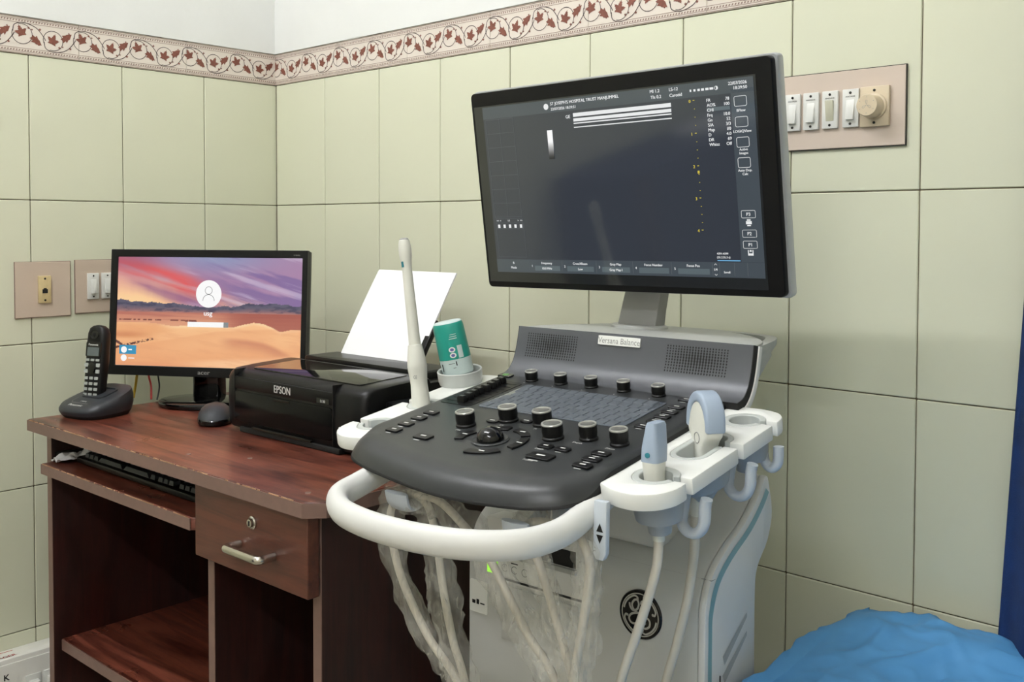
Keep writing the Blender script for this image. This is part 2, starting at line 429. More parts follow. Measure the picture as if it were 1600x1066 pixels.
def stroke(g, pts, w, h):
    n = len(pts); L_, R_ = [], []
    for i in range(n):
        a = pts[max(i-1, 0)]; b = pts[min(i+1, n-1)]; dx, dy = b[0]-a[0], b[1]-a[1]; l = sqrt(dx*dx+dy*dy) or 1
        ww = w[i] if isinstance(w, list) else w
        L_.append((pts[i][0]-dy/l*ww/2, pts[i][1]+dx/l*ww/2, h)); R_.append((pts[i][0]+dy/l*ww/2, pts[i][1]-dx/l*ww/2, h))
    g.add(L_+R_, [(n+i, n+i+1, i+1, i) for i in range(n-1)])
def flat_poly(g, pts, h):
    cx = sum(p[0] for p in pts)/len(pts); cy = sum(p[1] for p in pts)/len(pts)
    g.add([(cx, cy, h)]+[(a, b, h) for a, b in pts], [(0, i+1, (i+1) % len(pts)+1) for i in range(len(pts))])
def border_prints():
    lv, vn, ed = G(), G(), G()
    H = 0.0003
    for k in range(4):
        x = -BW/2+(k+.0)*BW/4+0.008; sg = 1 if k % 2 else -1
        cy = BH/2+sg*-0.003
        # spiral vine
        pts = [(x+0.0205*cos(t)*(1-.06*t/6), cy+sg*0.0205*sin(t)*(1-.05*t/6)) for t in [(-1.9+i*0.28) for i in range(21)]]
        stroke(vn, pts, 0.0014, H)
        pts = spline([(x-0.018, cy-sg*0.004, 0), (x-0.0145, cy+sg*-0.018, 0), (x+0.004, cy-sg*0.0235, 0), (x+0.028, cy-sg*0.0165, 0), (x+0.043, cy+sg*0.0, 0), (x+0.0475, cy+sg*0.008, 0)], 5)
        stroke(vn, [(p[0], p[1]) for p in pts], 0.0016, H)
        flat_poly(lv, leaf_shape(x-0.001, cy-sg*0.002, 0.0178, 70 if sg > 0 else 110), H*1.4)
        flat_poly(lv, long_leaf(x+0.0262, cy+sg*0.0085, 0.0150, sg*38), H*1.5)
        for dx, dy, s in [(0.013, -0.0135, 0.0022), (0.020, -0.011, 0.0018), (0.036, -0.013, 0.0024), (0.0335, 0.019, 0.0018)]:
            flat_poly(lv, leaf_shape(x+dx, cy+sg*dy, s*1.7, 90), H*1.4)
    for z0, d in ((0.0, 1), (BH, -1)):
        for off, w in ((0.0015, 0.0012), (0.0048, 0.0010), (0.0118, 0.0010)):
            a, b = sorted((z0+d*off, z0+d*(off+w)))
            ed.quad(-BW/2+.0005, BW/2-.0005, a, b, H, lambda p, q, h: (p, q, h))
        n = 44
        for i in range(n):
            xx = -BW/2+(i+.15)*BW/n; a, b = sorted((z0+d*0.0066, z0+d*0.0098))
            ed.add([(xx, a, H), (xx+BW/n*.5, a, H), (xx+BW/n*.72, b, H), (xx+BW/n*.22, b, H)], [(0,1,2,3)])
    return lv, vn, ed
blv, bvn, bed_ = border_prints()
bt0 = mk('border_tile', G().box(-BW/2+.0004, BW/2-.0004, 0.0004, BH, -0.006, 0), 'border_glaze', bevel=0.0008, seg=1)
pr0 = [mk('leaf_print', blv, 'leaf_brown', smooth=False), mk('vine_print', bvn, 'vine_dark', smooth=False), mk('edging_print', bed_, 'edge_taupe', smooth=False)]
first = True
for axis, wall, start, n in ((0, wall_left, 0.2427-BW/2, 14), (1, wall_right, 0.125, 14)):
    for c in range(n):
        t = start+c*BW
        if first: o = bt0; o.parent = wall
        else: o = share(bt0, wall)
        if axis == 0: o.matrix_basis = Matrix(((0,0,1,0.0012), (1,0,0,-t), (0,1,0,ZB), (0,0,0,1)))
        else: o.matrix_basis = Matrix(((1,0,0,t), (0,0,-1,-0.0012), (0,1,0,ZB), (0,0,0,1)))
        for p in pr0:
            if first: p.parent = o
            else: share(p, o)
        first = False

# ------------------------------------------------------------------ tube lights
def tube_light(label, loc, rz, glow, group):
    t = root('tube_light', label, 'lamp', loc, rz, group)
    mk('housing', G().box(-.62, .62, -.022, .022, .03, .075), 'lamp_housing', t, bevel=.005)
    mk('lamp_holder', G().box(-.62, -.602, -.016, .016, -.02, .03), 'lamp_housing', t, bevel=.003)
    mk('lamp_holder', G().box(.602, .62, -.016, .016, -.02, .03), 'lamp_housing', t, bevel=.003)
    mk('tube', G().lathe([(0.0001, -.6), (.014, -.6), (.014, .6), (.0001, .6)], 16, lambda x, y, z: (z, x, y)), glow, t)
    mk('stem', G().lathe([(.006, .075), (.006, RZ-loc[2])], 10, lambda x, y, z: (x-.4, y, z)), 'lamp_housing', t)
    mk('stem', G().lathe([(.006, .075), (.006, RZ-loc[2])], 10, lambda x, y, z: (x+.4, y, z)), 'lamp_housing', t)
    return t
tube_light('white batten tube light hanging over the front of the desk', (0.78, -1.24, 2.6), 0, 'tube_glow', 'ceiling tube lights')
tube_light('white batten tube light added unseen further back in the room as fill', (2.35, -2.55, 2.62), 0.0, 'tube_glow_fill', 'ceiling tube lights')  # extra lamp put in to fill the shadows and brighten the right wall

# ================================================================== COMPUTER DESK
DZ = 0.771
DLOC, DYAW = (0.161, -0.670, 0.0), radians(1.1)
desk = root('computer_desk', 'dark reddish-brown laminate computer desk with keyboard tray, drawer and open shelf', 'desk', DLOC, DYAW)
top_poly = [(0, 0), (.875, 0), (.897, .022), (.897, .655), (0, .655)]
mk('desktop', G().prism(top_poly, .7495, DZ), 'mahogany', desk, bevel=.0015, seg=1)
mk('edge_band', G().box(.0, .875, -.0016, .0004, .7495, DZ-.0016), 'edge_band', desk)
mk('edge_band', G().box(-.0016, .0004, 0, .655, .7495, DZ-.0016), 'edge_band', desk)
mk('edge_band', G().add([(.875,-.0016,.7495),(.8986,.022,.7495),(.8986,.022,DZ-.0016),(.875,-.0016,DZ-.0016),(.875,.0004,.7495),(.8966,.022,.7495),(.8966,.022,DZ-.0016),(.875,.0004,DZ-.0016)], [(0,1,2,3),(7,6,5,4),(3,2,6,7),(0,4,5,1)]), 'edge_band', desk)
mk('edge_band', G().box(.8966, .8986, .022, .655, .7495, DZ-.0016), 'edge_band', desk)
def wear(x0, x1, y, z, n, seed):
    random.seed(seed); g = G()
    for i in range(n):
        x = lerp(x0, x1, random.random()); l = .004+.03*random.random()**3; w = .0002+.0006*random.random()
        g.box(x, min(x+l, x1), y-.0006, y+w, z-.0014, z+.0002)
    return g
mk('worn_edge', wear(0.0, .86, -.0012, DZ, 60, 3), 'edge_wear', desk, smooth=False)
def panel(x0, x1, y0, y1, z0, z1, m='mahogany_shaded'):
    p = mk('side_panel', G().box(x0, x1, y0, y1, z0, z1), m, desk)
    mk('edge_band', G().box(x0, x1, y0-.0014, y0, z0, z1), 'edge_band', p)
    return p
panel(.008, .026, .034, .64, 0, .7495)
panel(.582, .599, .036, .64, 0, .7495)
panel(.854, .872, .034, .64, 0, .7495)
mk('back_panel', G().box(.026, .854, .625, .64, .06, .7495), 'mahogany_shaded', desk)
sh = mk('shelf', G().box(.026, .582, .05, .62, .312, .334), 'mahogany', desk)
mk('edge_band', G().box(.026, .582, .0486, .05, .312, .3325), 'edge_band', sh)
mk('plinth', G().box(.026, .854, .56, .575, 0, .07), 'mahogany_shaded', desk)
tr = mk('keyboard_tray', G().prism([(.028, .014), (.566, .014), (.574, .02), (.574, .40), (.028, .40)], .667, .687), 'mahogany', desk, bevel=.001, seg=1)
mk('edge_band', G().box(.026, .566, .0124, .014, .667, .6855), 'edge_band', tr)
mk('worn_edge', wear(.03, .56, .013, .687, 40, 5), 'edge_wear', tr, smooth=False)
for sx in (.0265, .575): mk('tray_runner', G().box(sx, sx+.007, .04, .44, .69, .705), 'dark_metal', tr)
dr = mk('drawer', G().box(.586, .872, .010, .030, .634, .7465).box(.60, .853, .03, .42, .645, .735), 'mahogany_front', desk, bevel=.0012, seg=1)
hp = spline([(.711, .009, .678), (.711, -.010, .678), (.714, -.0165, .678), (.722, -.018, .678), (.745, -.018, .678), (.770, -.018, .678), (.786, -.018, .678), (.7935, -.0165, .678), (.796, -.010, .678), (.796, .009, .678)], 5)
mk('handle', G().tube(hp, .0062, 12), 'steel', dr)
mk('lock', G().lathe([(.0001, 0), (.0095, 0), (.0095, .003), (.0078, .0045), (.0076, .0025), (.0062, .0025), (.0058, .0075), (.0001, .0080)], 20, lambda x, y, z: (.744+x, .010-z, .716+y)), 'steel', dr)
mk('keyhole', G().box(.7433, .7447, .0012, .0024, .7125, .7195), 'print_black', dr)
for (a, b) in ((.05, .03), (.50, .05), (.84, .035), (.60, .10)):
    mk('screw_cap', G().lathe([(.0001, .0008), (.004, .0008), (.0045, 0)], 12, lambda x, y, z, a=a, b=b: (a+x, b+y, DZ+z)), 'edge_band', desk)

# ------------------------------------------------------------------ keyboard on the tray
KW, KD = .44, .145
kb = root('computer_keyboard', 'black computer keyboard lying on the pull-out desk tray', 'keyboard', (0.240, -0.612, 0.687), DYAW+.0)
mk('body', G().add([(0,0,0.003),(KW,0,0.003),(KW,KD,0.003),(0,KD,0.003),(0,0,.014),(KW,0,.014),(KW,KD,.026),(0,KD,.026)], [(0,3,2,1),(4,5,6,7),(0,1,5,4),(1,2,6,5),(2,3,7,6),(3,0,4,7)]), 'black_plastic', kb, bevel=.003)
kc = G().loft([[(-.0075,-.0075,0),(.0075,-.0075,0),(.0075,.0075,0),(-.0075,.0075,0)], [(-.006,-.006,.008),(.006,-.006,.008),(.006,.0065,.008),(-.006,.0065,.008)]])
k0 = mk('key', kc, 'charcoal', kb)
fk = True
for r in range(6):
    x = .018
    while x < KW-.02:
        w = 1.0
        if r == 0 and abs(x-.12) < .05: w = 5.5
        elif r in (1, 2) and x < .03: w = 1.6
        if .27 < x < .285 or .345 < x < .36: x += .008; continue
        px, py = x+w*.0085, .016+r*.0195+(.006 if r == 5 else 0)
        pz = .013+.012*py/KD
        if fk: o = k0; fk = False
        else: o = share(k0, kb)
        o.location = (px, py, pz); o.scale = (w*1.0 if w == 1 else w*1.12, 1, 1)
        x += w*.0175+.0005
for sx in (.03, KW-.03): mk('foot', G().lathe([(.006, 0), (.006, .006)], 10, lambda x, y, z, sx=sx: (x+sx, y+.02, z)), 'black_matte', kb)
for sx in (.03, KW-.03): mk('foot', G().lathe([(.006, 0), (.006, .006)], 10, lambda x, y, z, sx=sx: (x+sx, y+.125, z)), 'black_matte', kb)
# crumpled white paper beside the keyboard
def crump(a, b):
    x = .044*a; y = .085*b; z = .003+.020*abs(noise.noise(Vector((x*60, y*45, 1.3))))+.012*b
    return (x, y, z)
tag(mk('paper_sheet', G().grid(14, 18, crump), 'paper_white', loc=(0.192, -0.640, 0.687), ang=25), 'crumpled white paper on the desk tray left of the keyboard', 'paper')
po = bpy.data.objects['paper_sheet']; md = po.modifiers.new('thick', 'SOLIDIFY'); md.thickness = .0008; md.offset = 1

# ------------------------------------------------------------------ desktop monitor with login screen
ALOC, AYAW = (0.264, -0.366, DZ), radians(32.04)
ac = root('computer_monitor', 'black desktop monitor showing a desert sunset login screen', 'monitor', ALOC, AYAW)
A_c = (0.2796, -0.3583, 0.9634); Ab = face_basis(0.5592, 0.0732, 0.0)
AL = local_of(ALOC, AYAW); am_ = face_map(A_c, Ab)
AT = lambda a, b, h: AL(am_(a, b, h))
w2, h2 = .22, .1318
sx0, sx1, sy0, sy1 = -.2036, .2087, -.1115, .116
mk('bezel', G().ring([(-w2,-h2),(w2,-h2),(w2,h2),(-w2,h2)], [(sx0,sy0),(sx1,sy0),(sx1,sy1),(sx0,sy1)], -.012, 0, AT), 'black_plastic', ac, bevel=.0012, seg=1)
mk('back_housing', G().loft([[AT(a*w2*k, b*h2*k, d) for a, b in ((-1,-1),(1,-1),(1,1),(-1,1))] for k, d in ((.995, -.0118), (.99, -.03), (.72, -.048), (.6, -.055))]), 'black_plastic', ac, bevel=.003)
# the picture is a dense mesh whose colours are computed per vertex
NX, NY = 300, 170
def fbm(x, y, s, o=4):
    return noise.fractal(Vector((x*s, y*s, 2.7)), 0.9, 2.1, o)
def mixc(a, b, t):
    t = max(0.0, min(1.0, t)); return tuple(lerp(a[i], b[i], t) for i in range(3))
def sstep(a, b, x):
    t = max(0.0, min(1.0, (x-a)/(b-a))); return t*t*(3-2*t)
def wallpaper(u, v):
    # u 0..1 left-right, v 0..1 bottom-top: streaked sunset, mountain range, plain, dunes
    hz = .495
    mt = .578+.026*fbm(u, .2, 6)+.018*sin(u*8+.9)-.022*u+.014*fbm(u, .7, 26, 3)
    if v > mt:
        t = (v-mt)/(1-mt)
        base = mixc((250, 196, 150), (222, 160, 150), t*1.8)
        base = mixc(base, (168, 130, 166), sstep(.25, .8, t*.6+u*.75))
        base = mixc(base, (142, 150, 186), sstep(.5, 1.0, t)*math.exp(-((u-.55)/.28)**2)*.95)
        a = (v-.60)+.52*(u-.10); b = u-.35*v
        st = fbm(b*.32, a*2.0, 4.0, 5)
        band = math.exp(-((a-.30+.05*st)/.095)**2)*(1-sstep(.38, .66, u))
        base = mixc(base, (224, 88, 90), max(0, min(1, band*.85+st*1.5*band)))
        band2 = math.exp(-((a-.15)/.055)**2)*sstep(.0, .2, u)*(1-sstep(.45, .7, u))
        base = mixc(base, (150, 92, 132), max(0, min(1, band2*(.9+st))))
        pur = sstep(.05, .5, fbm(b*.4+3, a*2.2+1, 4.0, 5)+.15)*sstep(.35, .75, u)
        base = mixc(base, (118, 96, 152), pur*.7)
        hi = sstep(.08, .55, fbm(b*.3+7, a*2.6+4, 4.6, 5))*sstep(.25, .55, u)
        base = mixc(base, (206, 192, 214), hi*.6)
        top = sstep(.80, 1.0, v)*sstep(.30, .12, u)
        base = mixc(base, (150, 88, 118), top*.6)
        glow = math.exp(-((u-.10)**2)/.035-(t**2)/.07)
        return mixc(base, (255, 212, 156), glow*.95)
    if v > hz:
        k = (v-hz)/(mt-hz)
        c = mixc((150, 108, 110), (92, 88, 108), sstep(.0, .7, k))
        c = mixc(c, (62, 60, 84), sstep(-.1, .4, fbm(u*2, v*5, 9, 5))*.7)
        return mixc(c, (186, 128, 116), sstep(.2, .0, k)*.7)
    plain = mixc((186, 112, 96), (224, 160, 126), (hz-v)/.10+.4*fbm(u*.5, v*8, 9))
    plain = mixc(plain, (160, 82, 72), sstep(.5, .72, u)*.75)
    d1 = interp([0, .1, .2, .3, .4, .5, .58, .64, .70, .75, .80, .85, .89, .94, 1.0], [.395, .40, .395, .37, .375, .385, .375, .37, .40, .415, .405, .37, .335, .355, .36], u)
    d1 = d1+.003*fbm(u, .1, 9)
    if v > d1:
        if abs(v-(.425-.01*u)) < .007 and fbm(u*9, v, 8) > -.1 and u < .45: return (128, 70, 62)
        return plain
    c = mixc((250, 196, 142), (240, 172, 122), (d1-v)/.30)
    c = mixc(c, (255, 218, 172), sstep(.035, .0, d1-v)*.8)
    if u < .40:                                   # flat sand on the left with dark scrub
        c = mixc(c, (232, 160, 110), sstep(.26, .33, v)*sstep(.36, .2, u)*.6)
        r1 = .275-.30*u
        c = mixc(c, (206, 128, 84), sstep(.05, .0, abs(v-.285))*sstep(.26, .05, u)*.8)
    r2 = .20+.32*(u-.12) if u < .55 else .20+.32*.43+.10*(u-.55)
    c = mixc(c, (236, 166, 118), sstep(.0, .02, r2-v)*sstep(.12, .0, r2-v)*.55)
    cr_ = .29-.9*(u-.62)**2-.25*max(0, u-.8)          # crest of the shaded dune
    sh_ = sstep(.0, .05, cr_-v)*sstep(.17, .03, cr_-v)*sstep(.54, .66, u)*sstep(1.02, .86, u)
    c = mixc(c, (206, 132, 100), sh_*.8)
    c = mixc(c, (252, 202, 156), sstep(.0, .05, .095+.10*(u-.55)-v)*sstep(.25, .6, u)*.85)
    c = mixc(c, (226, 150, 112), sstep(.0, .04, .06-v)*sstep(.5, .2, u)*.5)
    sc2 = abs(v-(.165+.42*u))
    if u < .21 and sc2 < .010 and fbm(u*7, v*9, 11) > -.25: c = (96, 58, 56)
    if u < .04 and abs(v-.225+.9*u) < .012: c = (96, 58, 56)
    return mixc(c, (230, 160, 116), .3*sstep(0, .5, fbm(u*.8, v*3+.6*u, 7)))
gpic = G().grid(NX, NY, lambda a, b: AT(lerp(sx0-.001, sx1+.001, a), lerp(sy0-.001, sy1+.001, b), -.0022))
pic = mk('screen', gpic, 'desktop_picture', ac, flip=True)
att = pic.data.color_attributes.new('picture', 'FLOAT_COLOR', 'POINT')
buf = []
for j in range(NY):
    for i in range(NX):
        c = wallpaper(i/(NX-1), j/(NY-1)); buf += list(srgb(*[max(0, min(255, q)) for q in c]))
att.data.foreach_set('color', buf)
hS = -.0018
mk('account_circle', G().disc(.0043, .0405, .0285, hS, AT, 40), 'px_white2', pic, smooth=False)
for yy in (-.0791, -.0963): mk('account_circle', G().disc(-.1845, yy, .0068, hS+.0002, AT, 24), 'px_white2', pic, smooth=False)
gp = G(); T2 = lambda a, b, h: AT(a, b, hS+.0003)
def stroke_T(g, pts, w, T, h):
    q = G(); stroke(q, pts, w, 0); g.add([T(a, b, h) for a, b, _ in q.v], q.f)
stroke_T(gp, arc(.0043, .0475, .0078, 0, 360, 28), .0009, T2, 0)
stroke_T(gp, arc(.0043, .0262, .0128, 0, 180, 20), .0009, T2, 0)
mk('account_outline', gp, 'px_outline', pic, smooth=False)
mk('login_name', G().text('usg', .0042, -.0045, .0150, hS, AT, 'C').quad(-.0412, .0392, -.0284, -.0179, hS, AT).quad(-.1740, -.1660, -.0800, -.0775, hS+.0003, AT).quad(-.1740, -.1600, -.0975, -.0955, hS+.0003, AT), 'px_white2', pic, smooth=False)
mk('login_button', G().quad(.0392, .0499, -.0284, -.0179, hS, AT), 'px_grey', pic, smooth=False)
mk('account_tile', G().quad(-.1955, -.1565, -.0880, -.0695, hS-.0001, AT), 'px_cyan', pic, smooth=False)
mk('brand_print', G().text('acer', -.0007, -.1262, .0125, .0004, AT, 'C', 1.25).text('V196HQL', .197, .1208, .0035, .0004, AT, 'C'), 'print_grey', ac, smooth=False)
mk('neck', G().prism(rrect(-.032, .032, .028, .062, .008), 0.012, .115), 'black_gloss', ac, bevel=.002)
mk('base', G().loft([[(.088*k*cos(2*pi*i/40)+.0, .004+.068*k*sin(2*pi*i/40), z) for i in range(40)] for k, z in ((.9, 0), (.985, .002), (1, .006), (.985, .0105), (.93, .0135), (.5, .0155), (.02, .016))]), 'black_gloss', ac)
mk('power_led', G().box(.205, .2085, -.1262, -.1247, 0, .0006, AT), 'print_grey', ac)

# ------------------------------------------------------------------ mouse
ms = root('computer_mouse', 'black computer mouse between the monitor base and the printer', 'mouse', (0.448, -0.437, DZ), radians(55))
def mouse_ring(z, k):
    return [(.031*k*cos(t)*(1-.12*sin(t)), .054*k*sin(t), z(.054*k*sin(t))) for t in [2*pi*i/28 for i in range(28)]]
prof = [(.86, 0.0), (1.0, .006), (1.0, .012), (.95, .02), (.82, .028), (.6, .0335), (.3, .036), (.02, .0365)]
mk('shell', G().loft([mouse_ring(lambda y, z=z: z*(1-.35*((y-.01)/.06)**2 if z > .012 else 1), k) for k, z in prof]), 'charcoal', ms)
mk('skirt', G().loft([mouse_ring(lambda y, z=z: z, k) for k, z in ((.9, 0), (1.02, .003), (1.03, .010), (1.0, .012))]), 'black_gloss', ms)
mk('scroll_wheel', G().lathe([(.001, -.003), (.008, -.003), (.008, .003), (.001, .003)], 16, lambda x, y, z: (z, .026+x, .027+y)), 'black_matte', ms)

# ------------------------------------------------------------------ cordless phone
PLOC, PYAW = (0.2115, -0.557, DZ), radians(14)
pb = root('phone_cradle', 'charcoal phone charging cradle at the left end of the desk', 'phone base', PLOC, PYAW)
def cring(k, z0, zs, n=36, e=3.2):
    out = []
    for i in range(n):
        t = 2*pi*i/n; c_, s_ = cos(t), sin(t)
        x = .060*k*math.copysign(abs(c_)**(2/e), c_); y = .062*k*math.copysign(abs(s_)**(2/e), s_)
        x *= 1-.10*(y/.062)*(1 if y > 0 else .0)
        out.append((x, y, z0+zs*(y+.062)/.124))
    return out
mk('base', G().loft([cring(.86, 0, 0), cring(.95, .006, .004)]), 'black_matte', pb)
mk('body', G().loft([cring(.95, .006, .004), cring(1.0, .012, .012), cring(1.0, .016, .026), cring(.95, .020, .034), cring(.8, .022, .036), cring(.02, .022, .036)]), 'charcoal', pb, ang=50)
zt = lambda y: .0222+.036*(y+.062)/.124
mk('slot_rim', G().ring([(a, b) for a, b in rrect(-.032, .032, -.016, .030, .012, 5)], [(a, b) for a, b in rrect(-.0285, .0285, -.0125, .0265, .010, 5)], 0, .0035, lambda a, b, h: (a, b, zt(b)+h-.001)), 'charcoal', pb)
PTb = lambda a, b, h: (a, b, zt(b)+h)
mk('brand_print', G().text('Panasonic', 0, -.052, .0098, .0006, PTb, 'C').text('2.4GHz', .002, -.034, .0055, .0006, PTb, 'C'), 'print_white', pb, smooth=False)
gl = G(); stroke_T(gl, [(-.03, -.018), (-.029, -.034), (-.022, -.040), (.022, -.040)], .0007, PTb, .0006)
mk('line_print', gl, 'print_grey', pb, smooth=False)
HLOC = (0.197, -0.558, DZ+.017)
hs = root('phone_handset', 'black cordless phone handset standing in its cradle', 'phone', HLOC, radians(22))
lean = radians(-7)
def HT(a, b, h):  # a across, b up the handset, h out of its face
    y = -h; z = b
    return (a, y*cos(lean)-z*sin(lean), y*sin(lean)+z*cos(lean))
def hring(b, w, f, bk, e=3.4, n=28):
    out = []
    for i in range(n):
        t = 2*pi*i/n; c_, s_ = cos(t), sin(t)
        x = w*math.copysign(abs(c_)**(2/e), c_); q = math.copysign(abs(s_)**(2/e), s_)
        out.append(HT(x, b, q*f if q > 0 else q*bk))
    return out
mk('body', G().loft([hring(0, .019, .010, .012), hring(.004, .0215, .011, .0135), hring(.04, .0222, .0115, .015), hring(.09, .0228, .0115, .016), hring(.125, .0228, .012, .015), hring(.142, .0218, .012, .0135), hring(.152, .018, .011, .012), hring(.157, .011, .008, .009), hring(.159, .003, .003, .003)]), 'black_plastic', hs, ang=60)
mk('earpiece', G().lathe([(.0001, .0), (.009, .0003), (.0098, .0012), (.0108, .0012), (.0112, 0)], 22, lambda x, y, z: HT(x, .140+y*.85, .0118+z)), 'black_gloss', hs)
mk('display_bezel', G().prism(rrect(-.0185, .0185, .0955, .125, .003), .0106, .0121, HT), 'black_gloss', hs)
mk('display', G().prism(rrect(-.0145, .0145, .0975, .1145, .001), .0121, .0125, HT), 'lcd_grey', hs)
mk('brand_print', G().text('Panasonic', 0, .1178, .0062, .0126, HT, 'C'), 'print_white', hs, smooth=False)
kg = mk('key', G().prism(rrect(-.0044, .0044, -.0028, .0028, .001, 2), 0, .0012, lambda a, b, h: (a, -h, b)), 'key_grey', hs)
fk = True
for r in range(5):
    for c in (-1, 0, 1):
        if r == 0 and c == 0: continue
        o = kg if fk else share(kg, hs); fk = False
        o.location = HT(c*.0125, .0105+r*.0108, .0113); o.rotation_euler = (lean, 0, 0)
for c in (-1, 0, 1):
    o = share(kg, hs); o.location = HT(c*.0125, .0895, .0113); o.rotation_euler = (lean, 0, 0); o.scale = (1, 1, .8)
for a, b in ((-.0145, .0795), (.0145, .0795), (-.0145, .0672), (.0145, .0672)):
    o = share(kg, hs); o.location = HT(a, b, .0113); o.rotation_euler = (lean, 0, 0); o.scale = (1.05, 1, 1.3)
mk('navigator', G().lathe([(.0105, 0), (.0105, .0012), (.0085, .0018), (.0001, .0016)], 24, lambda x, y, z: HT(x, .0735+y, .0113+z)), 'black_gloss', hs)

# cables dropping behind the monitor
for m, pts, r in (('wire_red', [(0.135, -.405, .7735), (0.125, -.40, .80), (0.115, -.40, .84), (.13, -.38, .90)], .0022),
    ('wire_black', [(0.150, -.400, .7735), (0.142, -.39, .80), (0.128, -.385, .84), (.14, -.37, .90)], .0018),
    ('wire_yellow', [(0.095, -.425, .7745), (0.095, -.42, .80), (0.098, -.41, .85), (.12, -.38, .90)], .0028)):
    mk('power_cable', G().tube([AL(p) for p in spline(pts, 6)], r, 8), m, ac)

# ------------------------------------------------------------------ printer
PRL, PRY = (0.511, -0.452, DZ), radians(1.3)
pn_ = root('inkjet_printer', 'black inkjet printer with scanner-like lid and side ink tank on the desk', 'printer', PRL, PRY)
PWd, PD = .392, .235
def prof_ring(x, ins):
    pts = [(.004, .006), (0, .012), (-.002, .06), (0, .098), (.005, .106), (.016, .112), (.06, .1155), (.138, .119), (.146, .117), (.150, .110), (PD-.01, .110), (PD, .10), (PD, .006)]
    cy, cz = .115, .06
    return [(x, cy+(y-cy)*(1-ins), cz+(z-cz)*(1-ins*.5)) for y, z in pts]
mk('housing', G().loft([prof_ring(0, .10), prof_ring(.003, .05), prof_ring(.010, .02), prof_ring(.022, 0), prof_ring(PWd-.03, 0), prof_ring(PWd-.012, .02), prof_ring(PWd-.003, .055), prof_ring(PWd, .11)]), 'black_plastic', pn_, ang=50)
def lidz(y): return .1155+(.119-.1155)*(y-.06)/.078
mk('lid', G().loft([[(x, y, lidz(y)+h) for x, y in rrect(.052, PWd-.035, .022, .128, .008)] for h in (-.004, .0012)]), 'black_gloss', pn_, bevel=.0008)
FT = lambda a, b, h: (a, -.002-h, b)
mk('front_door', G().prism(rrect(.034, .318, .020, .0745, .010), -.003, .0018, FT), 'black_satin', pn_, bevel=.0008)
mk('fascia', G().prism([(.034, .0785), (.318, .0785), (.318, .100), (.034, .100)], -.004, .0016, FT), 'black_plastic', pn_, bevel=.0008)
mk('seam', G().box(.318, .3195, -.0042, .02, .012, .113).box(.034, .0352, -.0042, .02, .07, .113), 'print_black', pn_)
mk('brand_print', G().text('EPSON', .180, .0835, .0185, .0021, FT, 'C', .86), 'print_white', pn_, smooth=False)
mk('model_badge', G().prism(rrect(.276, .309, .0795, .0885, .001), .0012, .0019, FT), 'black_gloss', pn_)
mk('model_print', G().text('L130', .2925, .0815, .0065, .0022, FT, 'C'), 'print_white', pn_, smooth=False)
mk('door_grip', G().box(.155, .200, -.0055, -.002, .0685, .0725), 'dark_metal', pn_, bevel=.0006)
mk('output_slot', G().box(.09, .262, -.0062, -.001, .0105, .0145), 'dark_metal', pn_, bevel=.0006)
mk('tray_guard', G().box(.05, .335, -.004, .01, .001, .010), 'black_matte', pn_, bevel=.001)
mk('sticker', G().prism(rrect(.334, .347, .030, .047, .0015), .0012, .0020, FT), 'print_white', pn_)
mk('sticker_print', G().box(.3365, .3445, -.0043, -.0040, .033, .0375).box(.3365, .3445, -.0043, -.0040, .039, .0445), 'print_black', pn_)
mk('rear_feeder', G().loft([[(x, y, z) for x, y in rrect(.03+k, PWd-.02-k, .152, PD-.004, .006)] for k, z in ((0, .108), (.002, .121), (.006, .124))]), 'black_plastic', pn_, bevel=.001)
it = mk('ink_tank', G().prism(rrect(PWd-.002, PWd+.072, .045, .205, .006), 0, .088), 'black_plastic', pn_, bevel=.003)
mk('tank_window', G().box(PWd+.008, PWd+.064, .0435, .0455, .012, .05), 'lcd_grey', it)
# paper support leaning back behind the paper
lean2 = radians(32)
def PS(a, b, h): return (a, .216+b*sin(lean2)+h*cos(lean2), .112+b*cos(lean2)-h*sin(lean2))
mk('paper_support', G().prism([(.076, -.01), (.280, -.01), (.280, .10), (.273, .105), (.083, .105), (.076, .10)], .004, .010, PS).box(.270, .284, -.01, .10, -.004, .006, PS), 'black_plastic', pn_, bevel=.001)
mk('paper_guide', G().box(.2695, .2745, .0, .035, -.012, .004, PS), 'black_plastic', pn_)
def PW_(a, b, h):
    x, y, z = PS(a, b, h); c, s = cos(PRY), sin(PRY); return (PRL[0]+x*c-y*s, PRL[1]+x*s+y*c, PRL[2]+z)
sp_ = G()
sp_.add([PW_(.059+.222*a, -.018+.220*b, -.001-.004*sin(b*2.2)) for b in [j/12 for j in range(13)] for a in (0, .5, 1)]+[PW_(.059+.222*a, -.018+.220*b, .002-.004*sin(b*2.2)) for b in [j/12 for j in range(13)] for a in (0, .5, 1)],
    [(j*3+i, j*3+i+1, j*3+i+4, j*3+i+3) for j in range(12) for i in (0, 1)]+[(39+j*3+i, 39+j*3+i+3, 39+j*3+i+4, 39+j*3+i+1) for j in range(12) for i in (0, 1)]+
    [(j*3, j*3+3, 39+j*3+3, 39+j*3) for j in range(12)]+[(j*3+2, 39+j*3+2, 39+j*3+5, j*3+5) for j in range(12)]+[(36+i, 37+i, 76+i, 75+i) for i in (0, 1)])
tag(mk('paper_stack', sp_, 'paper_white'), 'stack of blank white paper standing in the rear feed of the printer', 'paper')

